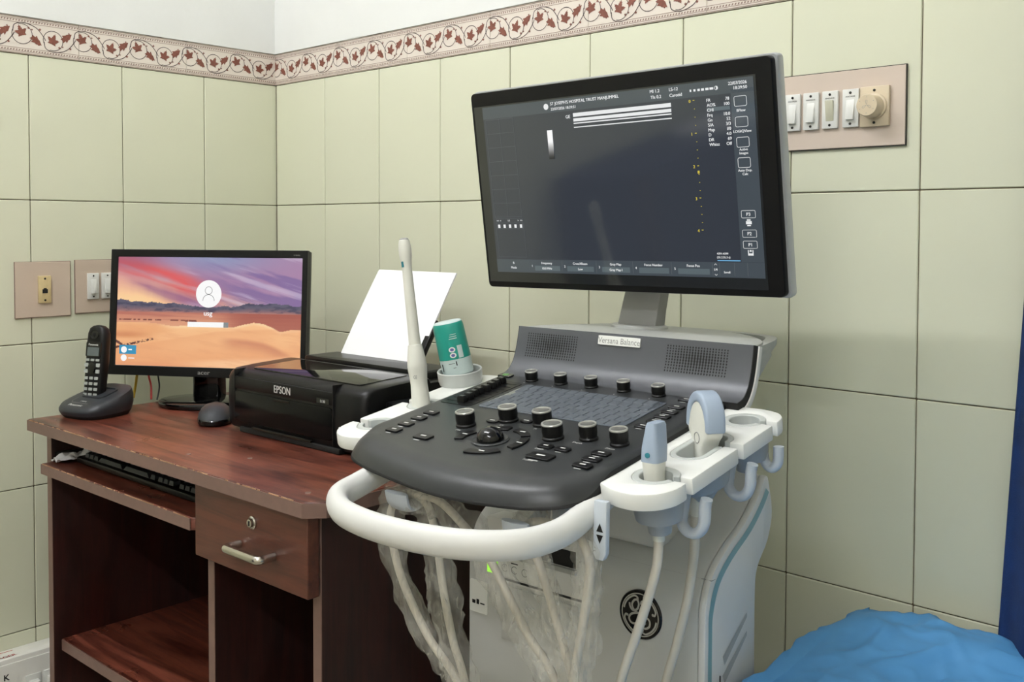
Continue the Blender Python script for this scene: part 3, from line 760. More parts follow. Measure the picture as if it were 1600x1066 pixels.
# ================================================================== WALL PLATES
def LW(y0, z0): return lambda a, b, h: (h, y0+a, z0+b)          # left wall: a along +y, b up, h out
def RW(x0, z0): return lambda a, b, h: (x0+a, -h, z0+b)         # right wall
def screw(par, T, a, b, h, r=.0022):
    mk('screw', G().lathe([(r, h-.001), (r, h+.0006), (.0001, h+.0010)], 12, lambda x, y, z: T(a+x, b+y, z)), 'dark_metal', par)
    mk('screw_slot', G().box(a-r*.8, a+r*.8, b-.0003, b+.0003, h+.0008, h+.0011, T), 'print_black', par)
def rocker(par, T, ca, cb, tilt, m):
    w, hh = .0062, .0155; t = tilt
    mk('rocker', G().add([T(ca-w, cb-hh, .009), T(ca+w, cb-hh, .009), T(ca+w, cb+hh, .009), T(ca-w, cb+hh, .009), T(ca-w, cb-hh, .0125+t), T(ca+w, cb-hh, .0125+t), T(ca+w, cb+hh, .0125-t), T(ca-w, cb+hh, .0125-t)],
        [(0,3,2,1),(4,5,6,7),(0,1,5,4),(1,2,6,5),(2,3,7,6),(3,0,4,7)]), m, par, bevel=.0007)
p1 = root('phone_socket_plate', 'square beige wall plate with a yellowed telephone socket, left of the monitor', 'wall socket', (0, -.5742, 1.0105))
T = lambda a, b, h: (h, a, b)
mk('plate', G().box(-.0565, .0565, -.0577, .0577, 0, .004, T), 'plate_beige', p1, bevel=.0008, seg=1)
mk('edge', G().ring([(-.0572,-.0585),(.0572,-.0585),(.0572,.0585),(-.0572,.0585)], [(-.0565,-.0577),(.0565,-.0577),(.0565,.0577),(-.0565,.0577)], 0, .0034, T), 'edge_band', p1)
mk('socket', G().box(-.0115, .0145, -.0285, .0285, .004, .009, T), 'socket_yellow', p1, bevel=.001)
mk('jack_hole', G().prism([(-.004,-.008),(.007,-.008),(.007,.0005),(.0045,.0005),(.0045,.003),(-.0015,.003),(-.0015,.0005),(-.004,.0005)], .008, .0094, T), 'print_black', p1)
screw(p1, T, .0015, .0225, .009); screw(p1, T, .0015, -.0225, .009)
p2 = root('switch_plate', 'beige wall plate with two rocker switches partly behind the desktop monitor', 'light switch', (0, -.449, 1.013))
mk('plate', G().box(-.058, .058, -.057, .057, 0, .004, T), 'plate_beige', p2, bevel=.0008, seg=1)
mk('edge', G().ring([(-.0588,-.0578),(.0588,-.0578),(.0588,.0578),(-.0588,.0578)], [(-.058,-.057),(.058,-.057),(.058,.057),(-.058,.057)], 0, .0034, T), 'edge_band', p2)
for k in range(2):
    ca = -.0212+k*.0312
    sw = mk('switch', G().box(ca-.0125, ca+.0125, -.0275, .0285, .004, .0095, T), 'switch_white', p2, bevel=.001)
    rocker(sw, T, ca, 0.0, .0025, 'switch_white')
    screw(sw, T, ca, .0228, .0095, .0018); screw(sw, T, ca, -.0222, .0095, .0018)
p3 = root('switch_board', 'pinkish beige wall switchboard with rocker switches and a fan regulator knob', 'light switch', (1.4575, 0, 1.3197))
T = lambda a, b, h: (a, -h, b)
mk('plate', G().box(-.131, .1255, -.0572, .0572, 0, .0045, T), 'plate_pink', p3, bevel=.0008, seg=1)
mk('edge', G().ring([(-.132,-.0584),(.1268,-.0584),(.1268,.0582),(-.132,.0582)], [(-.131,-.0572),(.1255,-.0572),(.1255,.0572),(-.131,.0572)], 0, .0038, T), 'dark_metal', p3)
for k, (xc, tl, m) in enumerate(((1.380, .0025, 'switch_white'), (1.4105, .0028, 'switch_white'), (1.4405, .0028, 'switch_white'), (1.4712, -.0022, 'switch_grey'), (1.5033, .0028, 'switch_white'))):
    ca = xc-1.4575
    sw = mk('switch', G().box(ca-.0125, ca+.0125, -.0275, .0287, .0045, .010, T), 'switch_white', p3, bevel=.001)
    rocker(sw, T, ca, -.001, tl, m)
    mk('brand_print', G().text('ANCHOR', ca, .0165, .0035, .0103, T, 'C'), 'print_grey', sw, smooth=False)
    screw(sw, T, ca, .0232, .010, .002); screw(sw, T, ca, -.0225, .010, .002)
ca = 1.5402-1.4575
rg = mk('regulator', G().box(ca-.0215, ca+.0215, -.029, .0295, .0045, .0115, T), 'regulator_cream', p3, bevel=.0012)
screw(rg, T, ca, .0235, .0115, .002); screw(rg, T, ca, -.0235, .0115, .002)
mk('collar', G().lathe([(.019, .0115), (.019, .0145), (.0175, .0155), (.0001, .0155)], 32, lambda x, y, z: T(ca+x, y, z)), 'regulator_cream', rg)
kn = mk('knob', G().lathe([(.0165, .0155), (.0165, .020), (.0158, .0365), (.0150, .0378), (.0001, .038)], 36, lambda x, y, z: T(ca+x, y-.0005, z)), 'regulator_cream', p3)
gk = G()
for k in range(3):
    a = 90+k*120
    q = [(ca+.007*t*cos(radians(a))+w*cos(radians(a+90)), .007*t*sin(radians(a))+w*sin(radians(a+90))-.0005) for t, w in ((.1, 0), (.5, .0012), (.9, .0014), (1.05, 0), (.9, -.0012), (.5, -.0009), (.1, 0))]
    stroke_T(gk, q, .0004, T, .0383)
for k in range(6): gk.disc(ca+.0115*cos(pi*k/3+.5), .0115*sin(pi*k/3+.5)-.0005, .0006, .0383, T, 8)
mk('fan_symbol', gk, 'print_grey', kn, smooth=False)

# extension board on the left wall near the floor
xb = root('extension_board', 'white surface-mounted socket board low on the left wall with a dark plug', 'socket board', (0, -.70, .20))
T = lambda a, b, h: (h, a, b)
mk('box', G().box(-.13, .16, -.13, .07, 0, .052, T), 'box_white', xb, bevel=.004)
mk('front_plate', G().box(-.125, .155, -.125, .06, .052, .0545, T), 'box_white', xb, bevel=.001)
mk('top_print', G().text('AGER', .03, .012, .014, .0706, lambda a, b, h: (.056-b, a, h), 'C').quad(.02, .05, .040, .0425, .0706, lambda a, b, h: (.056-b, a, h)), 'print_red', xb, smooth=False)
for k in range(2):
    ca = .075+k*.036
    sw = mk('switch', G().box(ca-.0155, ca+.0155, -.06, .026, .0545, .058, T), 'switch_white', xb, bevel=.001)
    mk('rocker', G().add([T(ca-.009, -.045, .058), T(ca+.009, -.045, .058), T(ca+.009, .015, .058), T(ca-.009, .015, .058), T(ca-.009, -.045, .062), T(ca+.009, -.045, .062), T(ca+.009, .013, .070), T(ca-.009, .013, .070)], [(0,3,2,1),(4,5,6,7),(0,1,5,4),(1,2,6,5),(2,3,7,6),(3,0,4,7)]), 'switch_white', sw, bevel=.001)
mk('label_print', G().text('K', .024, .028, .018, .0548, T, 'C'), 'print_black', xb, smooth=False)
mk('socket_hole', G().lathe([(.0045, .054), (.0045, .0552), (.0001, .0552)], 14, lambda x, y, z: T(.027+x, .012+y, z)), 'print_black', xb)
pg_ = root('power_plug', 'dark grey power plug in the white socket board on the left wall', 'plug', (0.0548, -.685, .175))
mk('body', G().loft([[T(a, b, h) for a, b in rrect(-.026*k, .026*k, -.022*k, .022*k, .010*k)] for k, h in ((1, 0), (1, .02), (.8, .034), (.4, .04))]), 'charcoal', pg_)
mk('cord', G().tube(spline([(.036, 0, 0), (.055, 0, -.01), (.065, -.005, -.06), (.06, -.01, -.16)], 6), .004, 10), 'wire_black', pg_)

# ================================================================== ULTRASOUND MACHINE
MO, MYAW = (1.336, -.4525, 0.0), radians(3.2)
us = root('ultrasound_machine', 'white ultrasound cart with tilted monitor, grey control console and front grab handle', 'ultrasound machine', MO, MYAW)
TL_ = radians(8.4); PWZ = .9142
def PL(u, s, h): return (u, s*cos(TL_)-h*sin(TL_), PWZ+s*sin(TL_)+h*cos(TL_))
def MW(p):       # machine local -> world
    c, s = cos(MYAW), sin(MYAW); return (MO[0]+p[0]*c-p[1]*s, MO[1]+p[0]*s+p[1]*c, MO[2]+p[2])
# ---- console top
PO = [(p[0], p[1]) for p in spline([(-.190, .086, 0), (-.190, .02, 0), (-.190, -.06, 0), (-.190, -.13, 0), (-.1900, -.180, 0), (-.1865, -.206, 0), (-.170, -.2245, 0), (-.135, -.2385, 0), (-.09, -.2495, 0), (-.03, -.2605, 0), (.03, -.2655, 0), (.09, -.2585, 0), (.13, -.2475, 0), (.157, -.2285, 0), (.1705, -.200, 0), (.1735, -.165, 0), (.174, -.12, 0), (.174, -.05, 0), (.174, .02, 0), (.174, .086, 0)], 6)]
def pring(d, side_h, front_h, dd=0.0):
    out = []; n = len(PO)
    for i in range(n):
        a, b = PO[max(i-1, 0)], PO[min(i+1, n-1)]; du, ds = b[0]-a[0], b[1]-a[1]; l = sqrt(du*du+ds*ds)
        u, q = PO[i][0]-ds/l*d, PO[i][1]+du/l*d
        wf = sstep(-.160, -.215, PO[i][1])
        out.append(PL(u, min(q, .086), lerp(side_h, front_h, wf)+dd))
    return out
prs = [pring(d, a, b) for d, a, b in ((0, -.0045, -.0215), (.0015, -.0020, -.0178), (.004, -.0006, -.0140), (.0075, 0, -.0095), (.012, 0, -.0060), (.018, 0, -.0030), (.025, 0, -.0011), (.033, 0, -.0002), (.038, 0, 0))]
cp = mk('control_panel', G().loft(prs, cap=True), 'console_grey', us, ang=60)
cp.data.polygons[len(cp.data.polygons)-2].use_smooth = True
mk('panel_trim', G().loft([pring(.0003, -.0040, -.0210), pring(-.0010, -.0060, -.0222), pring(-.0012, -.0165, -.0245), pring(.006, -.0185, -.0260)], cap=False, closed=False), 'black_matte', us, ang=60)
mk('console_shell', G().loft([pring(.010, -.012, -.020), pring(.012, -.026, -.026), pring(.040, -.046, -.034), pring(.075, -.058, -.046)]), 'machine_pale', us, ang=50)
# ---- speaker panel sweeping up behind the keys
SPP = spline([(0, .0850, .9268), (0, .1010, .9312), (0, .1135, .9440), (0, .1210, .9620), (0, .1255, .9800), (0, .1285, .9945)], 5)
SPP = [(p[1], p[2]) for p in SPP]
spk = mk('speaker_panel', G().add([(u, v, w) for v, w in SPP for u in (-.1905, -.1, 0, .1, .1905)], [(j*5+i, j*5+i+1, (j+1)*5+i+1, (j+1)*5+i) for j in range(len(SPP)-1) for i in range(4)]), 'speaker_grey', us, ang=70)
def soff(d):
    out = []
    for i in range(len(SPP)):
        a, b = SPP[max(i-1, 0)], SPP[min(i+1, len(SPP)-1)]; dv, dw = b[0]-a[0], b[1]-a[1]; l = sqrt(dv*dv+dw*dw)
        out.append((SPP[i][0]+d*dw/l, SPP[i][1]-d*dv/l))
    return out
def strip(u0, u1, d0, d1):
    lp_ = soff(d0)+list(reversed(soff(d1)))
    return G().prism(lp_, u0, u1, lambda a, b, h: (h, a, b))
for sg in (-1, 1):
    mk('speaker_trim', strip(sg*.150, sg*.1915, .0003, .0115), 'black_matte', us, ang=70)
    mk('side_cheek', strip(sg*.150, sg*.1935, .0113, .0200), 'machine_white', us, bevel=.001)
def SPT(u, t, h):  # along the speaker curve
    x = t*(len(SPP)-1); i = min(int(x), len(SPP)-2); f = x-i
    v = lerp(SPP[i][0], SPP[i+1][0], f); w = lerp(SPP[i][1], SPP[i+1][1], f)
    dv, dw = SPP[i+1][0]-SPP[i][0], SPP[i+1][1]-SPP[i][1]; l = sqrt(dv*dv+dw*dw)
    return (u, v-h*dw/l, w+h*dv/l)
gh = G()
for cx in (-.126, .112):
    for r in range(10):
        for c in range(22):
            x = cx-.044+c*.0042; t = .50+r*.040
            d = sqrt(((c-11)/11)**2+((r-4.5)/5.5)**2); rr = .0018*(1-.4*min(d, 1))
            gh.add([SPT(x+rr*cos(k*pi/3), t+rr*14*sin(k*pi/3), .0003) for k in range(6)], [(0, 1, 2, 3, 4, 5)])
mk('speaker_holes', gh, 'print_black', spk, smooth=False, kind='stuff')
bp_ = rrect(-.062, .010, .78, .935, .006, 3)
mk('name_badge', G().loft([[SPT(lerp(-.044, .025, (x+.062)/.072), y, h) for x, y in [(a, b) for a, b in bp_]] for h in (-.0005, .0022)]), 'holder_white', spk)
mk('name_print', G().text('Versana Balance', -.0095, .808, .0105, .0025, lambda a, b, h: SPT(a, .808+(b-.808)*13.0, h), 'C'), 'print_grey', spk, smooth=False)
mk('console_back', G().prism([(.07, .90)]+[(v+.004, w-.003) for v, w in SPP]+[(.20, .9915), (.20, .955), (.16, .90), (.13, .86), (.05, .86)], -.13, .13, lambda a, b, h: (h, a, b)), 'tray_grey', us, bevel=.001)
# ---- rear deck and tray loop
dk = [(-.188, .1295), (.188, .1295)]+[(.188*cos(t), .1305+.155*sin(t)) for t in [pi*i/24 for i in range(1, 24)]]
mk('rear_deck', G().prism(dk, .968, .9935), 'tray_grey', us, bevel=.003)
def tray_out(k):
    q = spline([(.186, .15, 0), (.177, .20, 0), (.164, .25, 0), (.142, .288, 0), (.09, .308, 0), (0, .316, 0), (-.09, .308, 0), (-.142, .288, 0), (-.164, .25, 0), (-.177, .20, 0), (-.186, .15, 0)], 5)
    return [(p[0]*k[0], .12+(p[1]-.12)*k[1]) for p in q]
def tray_ring():
    rings = []
    O1 = tray_out((1, 1)); I1 = tray_out((.925, .93)); I0 = tray_out((.91, .92)); B0 = tray_out((.90, .90))
    L1 = [(a, b, .990) for a, b in O1]; L2 = [(a, b, .990) for a, b in I1]; L3 = [(a, b, .958) for a, b in I0]; L4 = [(a, b, .950+.0*b) for a, b in B0]
    n = len(O1); L0 = [(a, b, .982) for a, b in O1]
    return G().loft([L4, L0, L1, L2, L3, L4], cap=False, closed=False)
mk('tray_loop', tray_ring(), 'tray_grey', us, ang=45)
for sg in (-1, 1):
    mk('tray_bracket', G().prism([(.150, .986), (.208, .987), (.214, .972), (.152, .928)], sg*.160, sg*.176, lambda a, b, h: (h, a, b)), 'tray_grey', us, bevel=.003)
mk('neck_collar', G().lathe([(.047, .990), (.047, .9965), (.043, .9985), (.0001, .9985)], 36, lambda x, y, z: (-.048+x, .236+y*.62, z)), 'tray_grey', us)
nk = [(-.045, .236, .995, .034, .014), (-.039, .234, 1.02, .0325, .0135), (-.028, .230, 1.06, .031, .013), (-.018, .222, 1.12, .030, .013), (-.018, .205, 1.19, .030, .014)]
mk('neck', G().loft([[(u+x, v+y, w) for x, y in rrect(-a, a, -b, b, .004, 2)] for u, v, w, a, b in nk]), 'neck_grey', us)
mk('monitor_mount', G().box(-.08, .02, .18, .212, 1.13, 1.25), 'neck_grey', us, bevel=.006)
# ---- display
Mc = (-.0448, .1564, 1.2017); Mb = face_basis(0.0392-MYAW, -.1362, .011)
MT = face_map(Mc, Mb)
hw, hh = .255, .15325
outer = rrect(-hw, hw, -hh, hh, .007, 4)
mon = mk('display', G().loft([[MT(a*k, b*k, h) for a, b in outer] for k, h in ((1.0, -.011), (1.0, -.002), (.996, 0.0))]), 'black_plastic', us, bevel=0, ang=40)
mk('rear_cover', G().loft([[MT(a*kx, b*ky, h) for a, b in outer] for kx, ky, h in ((1.012, 1.012, -.0105), (1.016, 1.02, -.016), (1.014, 1.018, -.026), (.97, .95, -.034), (.75, .7, -.046))]), 'silver_edge', us, ang=40)
AX0, AX1, AY0, AY1 = -.2318, .2295, -.1285, .1300
sb = G().quad(AX0-.018, AX1+.003, AY0-.0155, AY1+.002, .0003, MT)
m_ = bpy.data.materials.new('screen_film'); m_.use_nodes = True
p_ = m_.node_tree.nodes['Principled BSDF']; p_.inputs['Base Color'].default_value = (.006, .0065, .007, 1); p_.inputs['Roughness'].default_value = .09
p_.inputs['Specular IOR Level'].default_value = 1.0
p_.inputs['Emission Color'].default_value = srgb(52, 55, 54); p_.inputs['Emission Strength'].default_value = .35
nz_ = m_.node_tree.nodes.new('ShaderNodeTexNoise'); nz_.inputs['Scale'].default_value = 9; nz_.inputs['Detail'].default_value = 2
tc_ = m_.node_tree.nodes.new('ShaderNodeTexCoord'); bm_ = m_.node_tree.nodes.new('ShaderNodeBump'); bm_.inputs['Strength'].default_value = .05; bm_.inputs['Distance'].default_value = .01
m_.node_tree.links.new(tc_.outputs['Object'], nz_.inputs['Vector']); m_.node_tree.links.new(nz_.outputs['Fac'], bm_.inputs['Height']); m_.node_tree.links.new(bm_.outputs[0], p_.inputs['Normal'])
MATS['screen_film'] = m_
mk('screen_film', sb, 'screen_film', mon, smooth=False)
glow_print('px_back', (56, 61, 69), .9)
for k_ in ('px_back', 'px_panel', 'px_field'):
    MATS[k_].node_tree.nodes['Principled BSDF'].inputs['Roughness'].default_value = .08; MATS[k_].node_tree.nodes['Principled BSDF'].inputs['Specular IOR Level'].default_value = 1.0
scr = mk('screen', G().quad(AX0, AX1, AY0, AY1, .0006, MT), 'px_back', mon, smooth=False)
H1, H2, H3 = .0009, .0011, .0013
mk('menu_bars', G().quad(.1968, AX1, -.1075, .1165, H1, MT).quad(AX0, AX1, AY0, -.1078, H1, MT).quad(AX0, AX1, .1115, AY1, H1, MT), 'px_panel', scr, smooth=False)
fl = G()
for x in (-.130, -.0674, -.0037, .0608, .1244): fl.quad(x-.0245, x+.0245, -.1250, -.1172, H2, MT)
fl.quad(.1612, .1948, .0912, .0960, H2, MT)
mk('value_fields', fl, 'px_field', scr, smooth=False)
ln = G()
for i in range(3): ln.quad(-.2272+.0278*i, -.2269+.0278*i, -.0410, .1100, H2, MT)
for i in range(8): ln.quad(-.2272, -.1715, .1100-.0216*i, .1103-.0216*i, H2, MT)
ln.frame(-.2255, -.1690, -.1045, -.0505, .0003, H2, MT); ln.frame(-.2235, -.1705, -.0598, -.0435, .0003, H2, MT)
for x in (-.165, -.1015, -.038, .026, .0895, .1535, .164, .186, .205): ln.quad(x, x+.0003, -.126, -.1085, H2, MT)
mk('grid_lines', ln, 'px_dim', scr, smooth=False)
wt = G()
def tx(st, x, y, size, al='L'): wt.text(st, x, y-size*.34, size, H3, MT, al)
tx("ST JOSEPH'S HOSPITAL TRUST MANJUMMEL", -.0967, .1243, .0063); tx('22/07/2026 18:39:51', -.0963, .1164, .0056)
tx('GE', -.0662, .1031, .0068, 'C'); tx('MI 1.2', .0763, .1252, .0062); tx('TIs 0.2', .0768, .1173, .0062); tx('LS-12', .1066, .1250, .0062); tx('Carotid', .1067, .1171, .0062)
tx('22/07/2026', .2205, .1240, .0058, 'R'); tx('18:39:50', .2205, .1178, .0058, 'R')
for (a, b), y in zip((('FR', '78'), ('AO%', '100'), ('CHI', ''), ('Frq', '10.0'), ('Gn', '52'), ('S/A', '3/3'), ('Map', 'I/0'), ('D', '4.0'), ('DR', '69'), ('Whizz', 'Off')), [.1056-.0064*i for i in range(10)]):
    tx(a, .1617, y, .0058)
    if b: tx(b, .1945, y, .0058, 'R')
tx('BFlow', .2103, .0890, .0050, 'C'); tx('LOGIQView', .2103, .0625, .0050, 'C'); tx('Active', .2103, .0392, .0046, 'C'); tx('Images', .2103, .0345, .0046, 'C'); tx('Auto Dop.', .2106, .0124, .0046, 'C'); tx('Calc', .2106, .0077, .0046, 'C')
for y in (.1006, .0744, .0484, .0222): stroke_T(wt, rrect(.2013, .2187, y-.0063, y+.0063, .002, 3)+[(.2167, y-.0063)], .0006, MT, H3)
for st, y in (('P3', -.0445), ('P2', -.0698), ('P1', -.0843)):
    tx(st, .2111, y, .0062, 'C'); stroke_T(wt, rrect(.2012, .2210, y-.0048, y+.0048, .0015, 3)+[(.2190, y-.0048)], .0005, MT, H3)
wt.quad(.2070, .2152, -.0575, -.0535, H3, MT).quad(.2085, .2137, -.0530, -.0512, H3, MT).quad(.2085, .2137, -.0600, -.0585, H3, MT)
wt.quad(.2072, .2150, -.0985, -.0957, H3, MT).quad(.2072, .2085, -.0957, -.0912, H3, MT).quad(.2137, .2150, -.0957, -.0912, H3, MT).quad(.2098, .2124, -.0935, -.0912, H3, MT)
tx('4391:4399', .1617, -.0963, .0040); tx('(55.2:55.3 s)', .1617, -.1012, .0040)
tx('B', -.1967, -.1133, .0050, 'C'); tx('Mode', -.1970, -.1208, .0050, 'C')
for n, x0, x1, a, b in ((1, -.1593, -.1305, 'Frequency', '10.0 MHz'), (2, -.096, -.0672, 'CrossXBeam', 'Low'), (3, -.0324, -.0035, 'Gray Map', 'Gray Map I'), (4, .0314, .0608, 'Focus Number', ''), (5, .0953, .1243, 'Focus Pos', '')):
    tx(str(n), x0, -.1177, .0050, 'C'); tx(a, x1, -.1131, .0050, 'C')
    if b: tx(b, x1, -.1212, .0050, 'C')
tx('1/4', .1585, -.1178, .0045, 'C'); tx('Scroll', .175, -.1212, .0042, 'C'); tx('1/1', -.1985, -.0470, .0040, 'C')
for st, x in (('<<', -.2215), ('<', -.2155), ('>', -.1795), ('>>', -.1735)): tx(st, x, -.0470, .0042, 'C')
for i in range(5): wt.quad(-.2218+.0112*i, -.2172+.0112*i, -.0583, -.0530, H3, MT)
for y, d in ((-.1110, 1), (-.1248, -1)): stroke_T(wt, [(.1567, y-d*.0008), (.1585, y+d*.0012), (.1603, y-d*.0008)], .0006, MT, H3)
wt.disc(-.1051, .1207, .0045, H3, MT, 20)
for i, x in enumerate((.1390, .1450, .1512, .1570, .1635, .1700)): wt.quad(x-.0012-.0003*i, x+.0012+.0003*i, .1187, .1217, H3, MT)
stroke_T(wt, arc(.1768, .1203, .0024, 0, 360, 16), .0006, MT, H3); wt.add([MT(.1768+.0024*cos(t), .1203+.0024*sin(t), H3) for t in [-pi/2+pi*i/8 for i in range(9)]], [tuple(range(9))])
for (y0, y1) in ((.1074, .1020), (.0997, .0952), (.0935, .0918), (.0876, .0862)): wt.quad(-.0568, .1077, y1, y0, H3, MT)
mk('screen_text', wt, 'px_white', scr, smooth=False)
bar = mk('grey_scale_bar', G().grid(2, 24, lambda a, b: MT(-.1072+.0098*a+.0026*(1-b)*0, lerp(.0434, .0862, b), H3), flip=True), 'px_white', scr, smooth=False)
screen_mat('grey_ramp', 'ramp', 1.0, .1)
bar.data.materials[0] = MATS['grey_ramp']
at_ = bar.data.color_attributes.new('ramp', 'FLOAT_COLOR', 'POINT')
at_.data.foreach_set('color', [q for j in range(24) for i in range(2) for q in (min(1, (j/14)**2+.02),)*3+(1,)])
yl = G()
for i, y in enumerate((.1067, .0636, .0205, -.0223, -.0654)):
    yl.text(str(i), .1365, y-.002, .0058, H3, MT, 'C'); yl.quad(.1413, .1440, y+.0004, y+.0013, H3, MT)
    if i < 4:
        for k in (1, 2, 3): yl.quad(.1424, .1440, y-.0108*k, y-.0108*k+.0007, H3, MT)
yl.frame(.1413, .1441, .0112, .0148, .0012, H3, MT)
mk('depth_scale', yl, 'px_yellow', scr, smooth=False)
mk('progress_bar', G().quad(.1619, .1956, -.1062, -.1050, H3, MT), 'px_blue', scr, smooth=False)

# ---- knobs, keys, sliders
def knob(u, s, r, hgt, top='knob_top'):
    T = lambda x, y, z: PL(u+x, s+y, z)
    k = mk('knob', G().lathe([(r*1.04, 0), (r*1.04, hgt*.12), (r*.94, hgt*.2), (r, hgt*.5), (r*.97, hgt*.96), (.0001, hgt*.96)], 28, T), 'knob_black', us)
    mk('knob_ring', G().lathe([(r*.97, hgt*.9), (r*1.0, hgt*.98), (r*.96, hgt*1.03), (r*.84, hgt*1.03), (r*.80, hgt*.975), (r*.3, hgt*.96)], 28, T), 'knob_ring', k)
    mk('knob_cap', G().lathe([(r*.82, hgt*.98), (r*.78, hgt*.99), (.0001, hgt*.99)], 24, T), top, k)
for u, s in ((-.122, .074), (-.072, .076), (-.022, .078), (.030, .079), (.084, .078)): knob(u, s, .0092, .0145)
for u, s, r in ((-.072, -.121, .0122), (-.034, -.084, .0122), (.016, -.079, .0122), (.059, -.115, .0128), (.099, -.100, .0108), (.142, -.101, .0108)): knob(u, s, r, .0185)
def pkey(name, poly, h, m='black_plastic', par=None):
    return mk(name, G().prism(poly, -.0005, h, PL), m, par or us, bevel=.0006, seg=1)
pw_ = G()
def pkeys(u, s, du, ds, mark=True):
    pkey('panel_key', rrect(u-du, u+du, s-ds, s+ds, .0025, 2), .0022)
    if mark:
        pw_.quad(u-du*.35, u+du*.35, s-ds*.12, s+ds*.25, .0025, PL); pw_.quad(u-du*.5, u+du*.3, s-ds*1.5, s-ds*1.28, .0003, PL)
for u, s in ((-.151, -.101), (-.150, -.125), (-.148, -.150), (-.145, -.174)): pkeys(u, s, .0105, .0068)
pkeys(-.090, -.178, .0125, .0078)
for u, s in ((.132, .041), (.134, .021), (.135, .002), (.136, -.017), (.133, -.038), (.128, .072)): pkeys(u, s, .0105, .0058)
for u, s in ((.141, -.136), (.142, -.155), (.144, -.175)): pkeys(u, s, .0112, .0062)
pkeys(.085, -.172, .0165, .0085); pkeys(.070, -.143, .0095, .0058); pkeys(.094, -.143, .0095, .0058)
for u, s in ((-.050, -.096), (-.009, -.0795)):
    pkey('panel_key', [(u+.0095*cos(2*pi*i/18), s+.0058*sin(2*pi*i/18)) for i in range(18)], .0022); pw_.quad(u-.004, u+.004, s-.001, s+.0012, .0025, PL)
TBC = (-.005, -.152)
for a0, a1 in ((-18, 28), (40, 82), (95, 142), (158, 200), (268, 325)):
    o_ = arc(TBC[0], TBC[1], .047, a0, a1, 8); i_ = arc(TBC[0], TBC[1], .0355, a1, a0, 8)
    pkey('panel_key', o_+i_, .0022)
    am = radians((a0+a1)/2); pw_.quad(TBC[0]+.041*cos(am)-.004, TBC[0]+.041*cos(am)+.004, TBC[1]+.041*sin(am)-.0012, TBC[1]+.041*sin(am)+.0012, .0025, PL)
mk('trackball_ring', G().lathe([(.0225, 0), (.0225, .0012), (.0205, .0022), (.0165, .0012), (.0001, .0012)], 32, lambda x, y, z: PL(TBC[0]+x, TBC[1]+y, z)), 'console_grey', us)
mk('trackball', G().lathe([(.0165*cos(t), .002+.0150*sin(t)) for t in [pi/2*i/10 for i in range(11)]][:-1]+[(.0001, .017)], 32, lambda x, y, z: PL(TBC[0]+x, TBC[1]+y, z)), 'black_gloss', us)
for (st, u, s) in (('Freeze', .078, -.187), ('Dual', .066, -.153), ('Depth', .095, -.118), ('Zoom', .140, -.119), ('PW', -.068, -.141), ('CF', -.030, -.104), ('M', .018, -.098)): pw_.text(st, u, s, .0052, .0003, PL, 'C')
for u in (-.122, -.072, -.022, .030, .084): pw_.disc(u-.004, .061, .0010, .0003, PL, 8)
mk('panel_print', pw_, 'print_white', cp, smooth=False)
# power key
pkey('power_key', rrect(-.187, -.163, .073, .086, .003, 2), .0022, 'black_gloss')
gpw = G(); stroke_T(gpw, arc(-.175, .0795, .0038, 0, 360, 14), .0012, PL, .0026); gpw.disc(-.175, .0795, .0016, .0026, PL, 8)
mk('power_light', gpw, 'led_power', us, smooth=False)
# slider bank
mk('slider_bed', G().prism(rrect(-.180, -.123, -.058, .058, .008), -.001, .0006, PL), 'black_plastic', us)
sl0 = mk('slider', G().loft([[(x, y, 0) for x, y in rrect(-.0062, .0062, -.0044, .0044, .001, 2)], [(x, y, .006) for x, y in rrect(-.0062, .0062, -.0044, .0044, .001, 2)], [(x, y, .0088) for x, y in rrect(-.0048, .0048, -.0034, .0034, .001, 2)]]), 'knob_black', us)
gs = G(); gm = G()
for i in range(8):
    s = -.046+i*.0132; u = -.146-.0012*i+.003*sin(i*1.7)*.4
    o = sl0 if i == 0 else share(sl0, us)
    o.location = PL(u, s, .0006); o.rotation_euler = (TL_, 0, 0)
    gs.box(-.174, -.128, s-.0007, s+.0007, .0004, .0010, PL)
    gm.quad(u-.003, u+.003, s-.0008, s+.0008, .0096, PL)
mk('slider_slots', gs, 'print_black', us); mk('slider_marks', gm, 'print_grey', us, smooth=False)
# keyboard under a clear membrane
kbp = mk('keyboard', G().prism(rrect(-.113, .112, -.053, .053, .004, 3), -.0005, .0012, PL), 'membrane', us, bevel=.0006)
kq = mk('key', G().loft([[(x, y, 0) for x, y in rrect(-.0071, .0071, -.0080, .0080, .0012, 2)], [(x, y, .0010) for x, y in rrect(-.0066, .0066, -.0075, .0075, .0012, 2)]]), 'keycap', kbp)
fk = True
for r in range(6):
    offs = (0, .003, .006, .010, .004, 0)[r]; u = -.1045+offs
    while u < .106:
        w = 1.0
        if r == 0 and -.06 < u < -.03: w = 5.0
        if u+w*.0150-.007 > .112: break
        c = u+(w-1)*.0076
        o = kq if fk else share(kq, kbp); fk = False
        o.location = PL(c, -.0435+r*.0172, .0012); o.rotation_euler = (TL_, 0, 0); o.scale = (w*1.0 if w == 1 else w*1.06, .98, 1)
        u += w*.0153
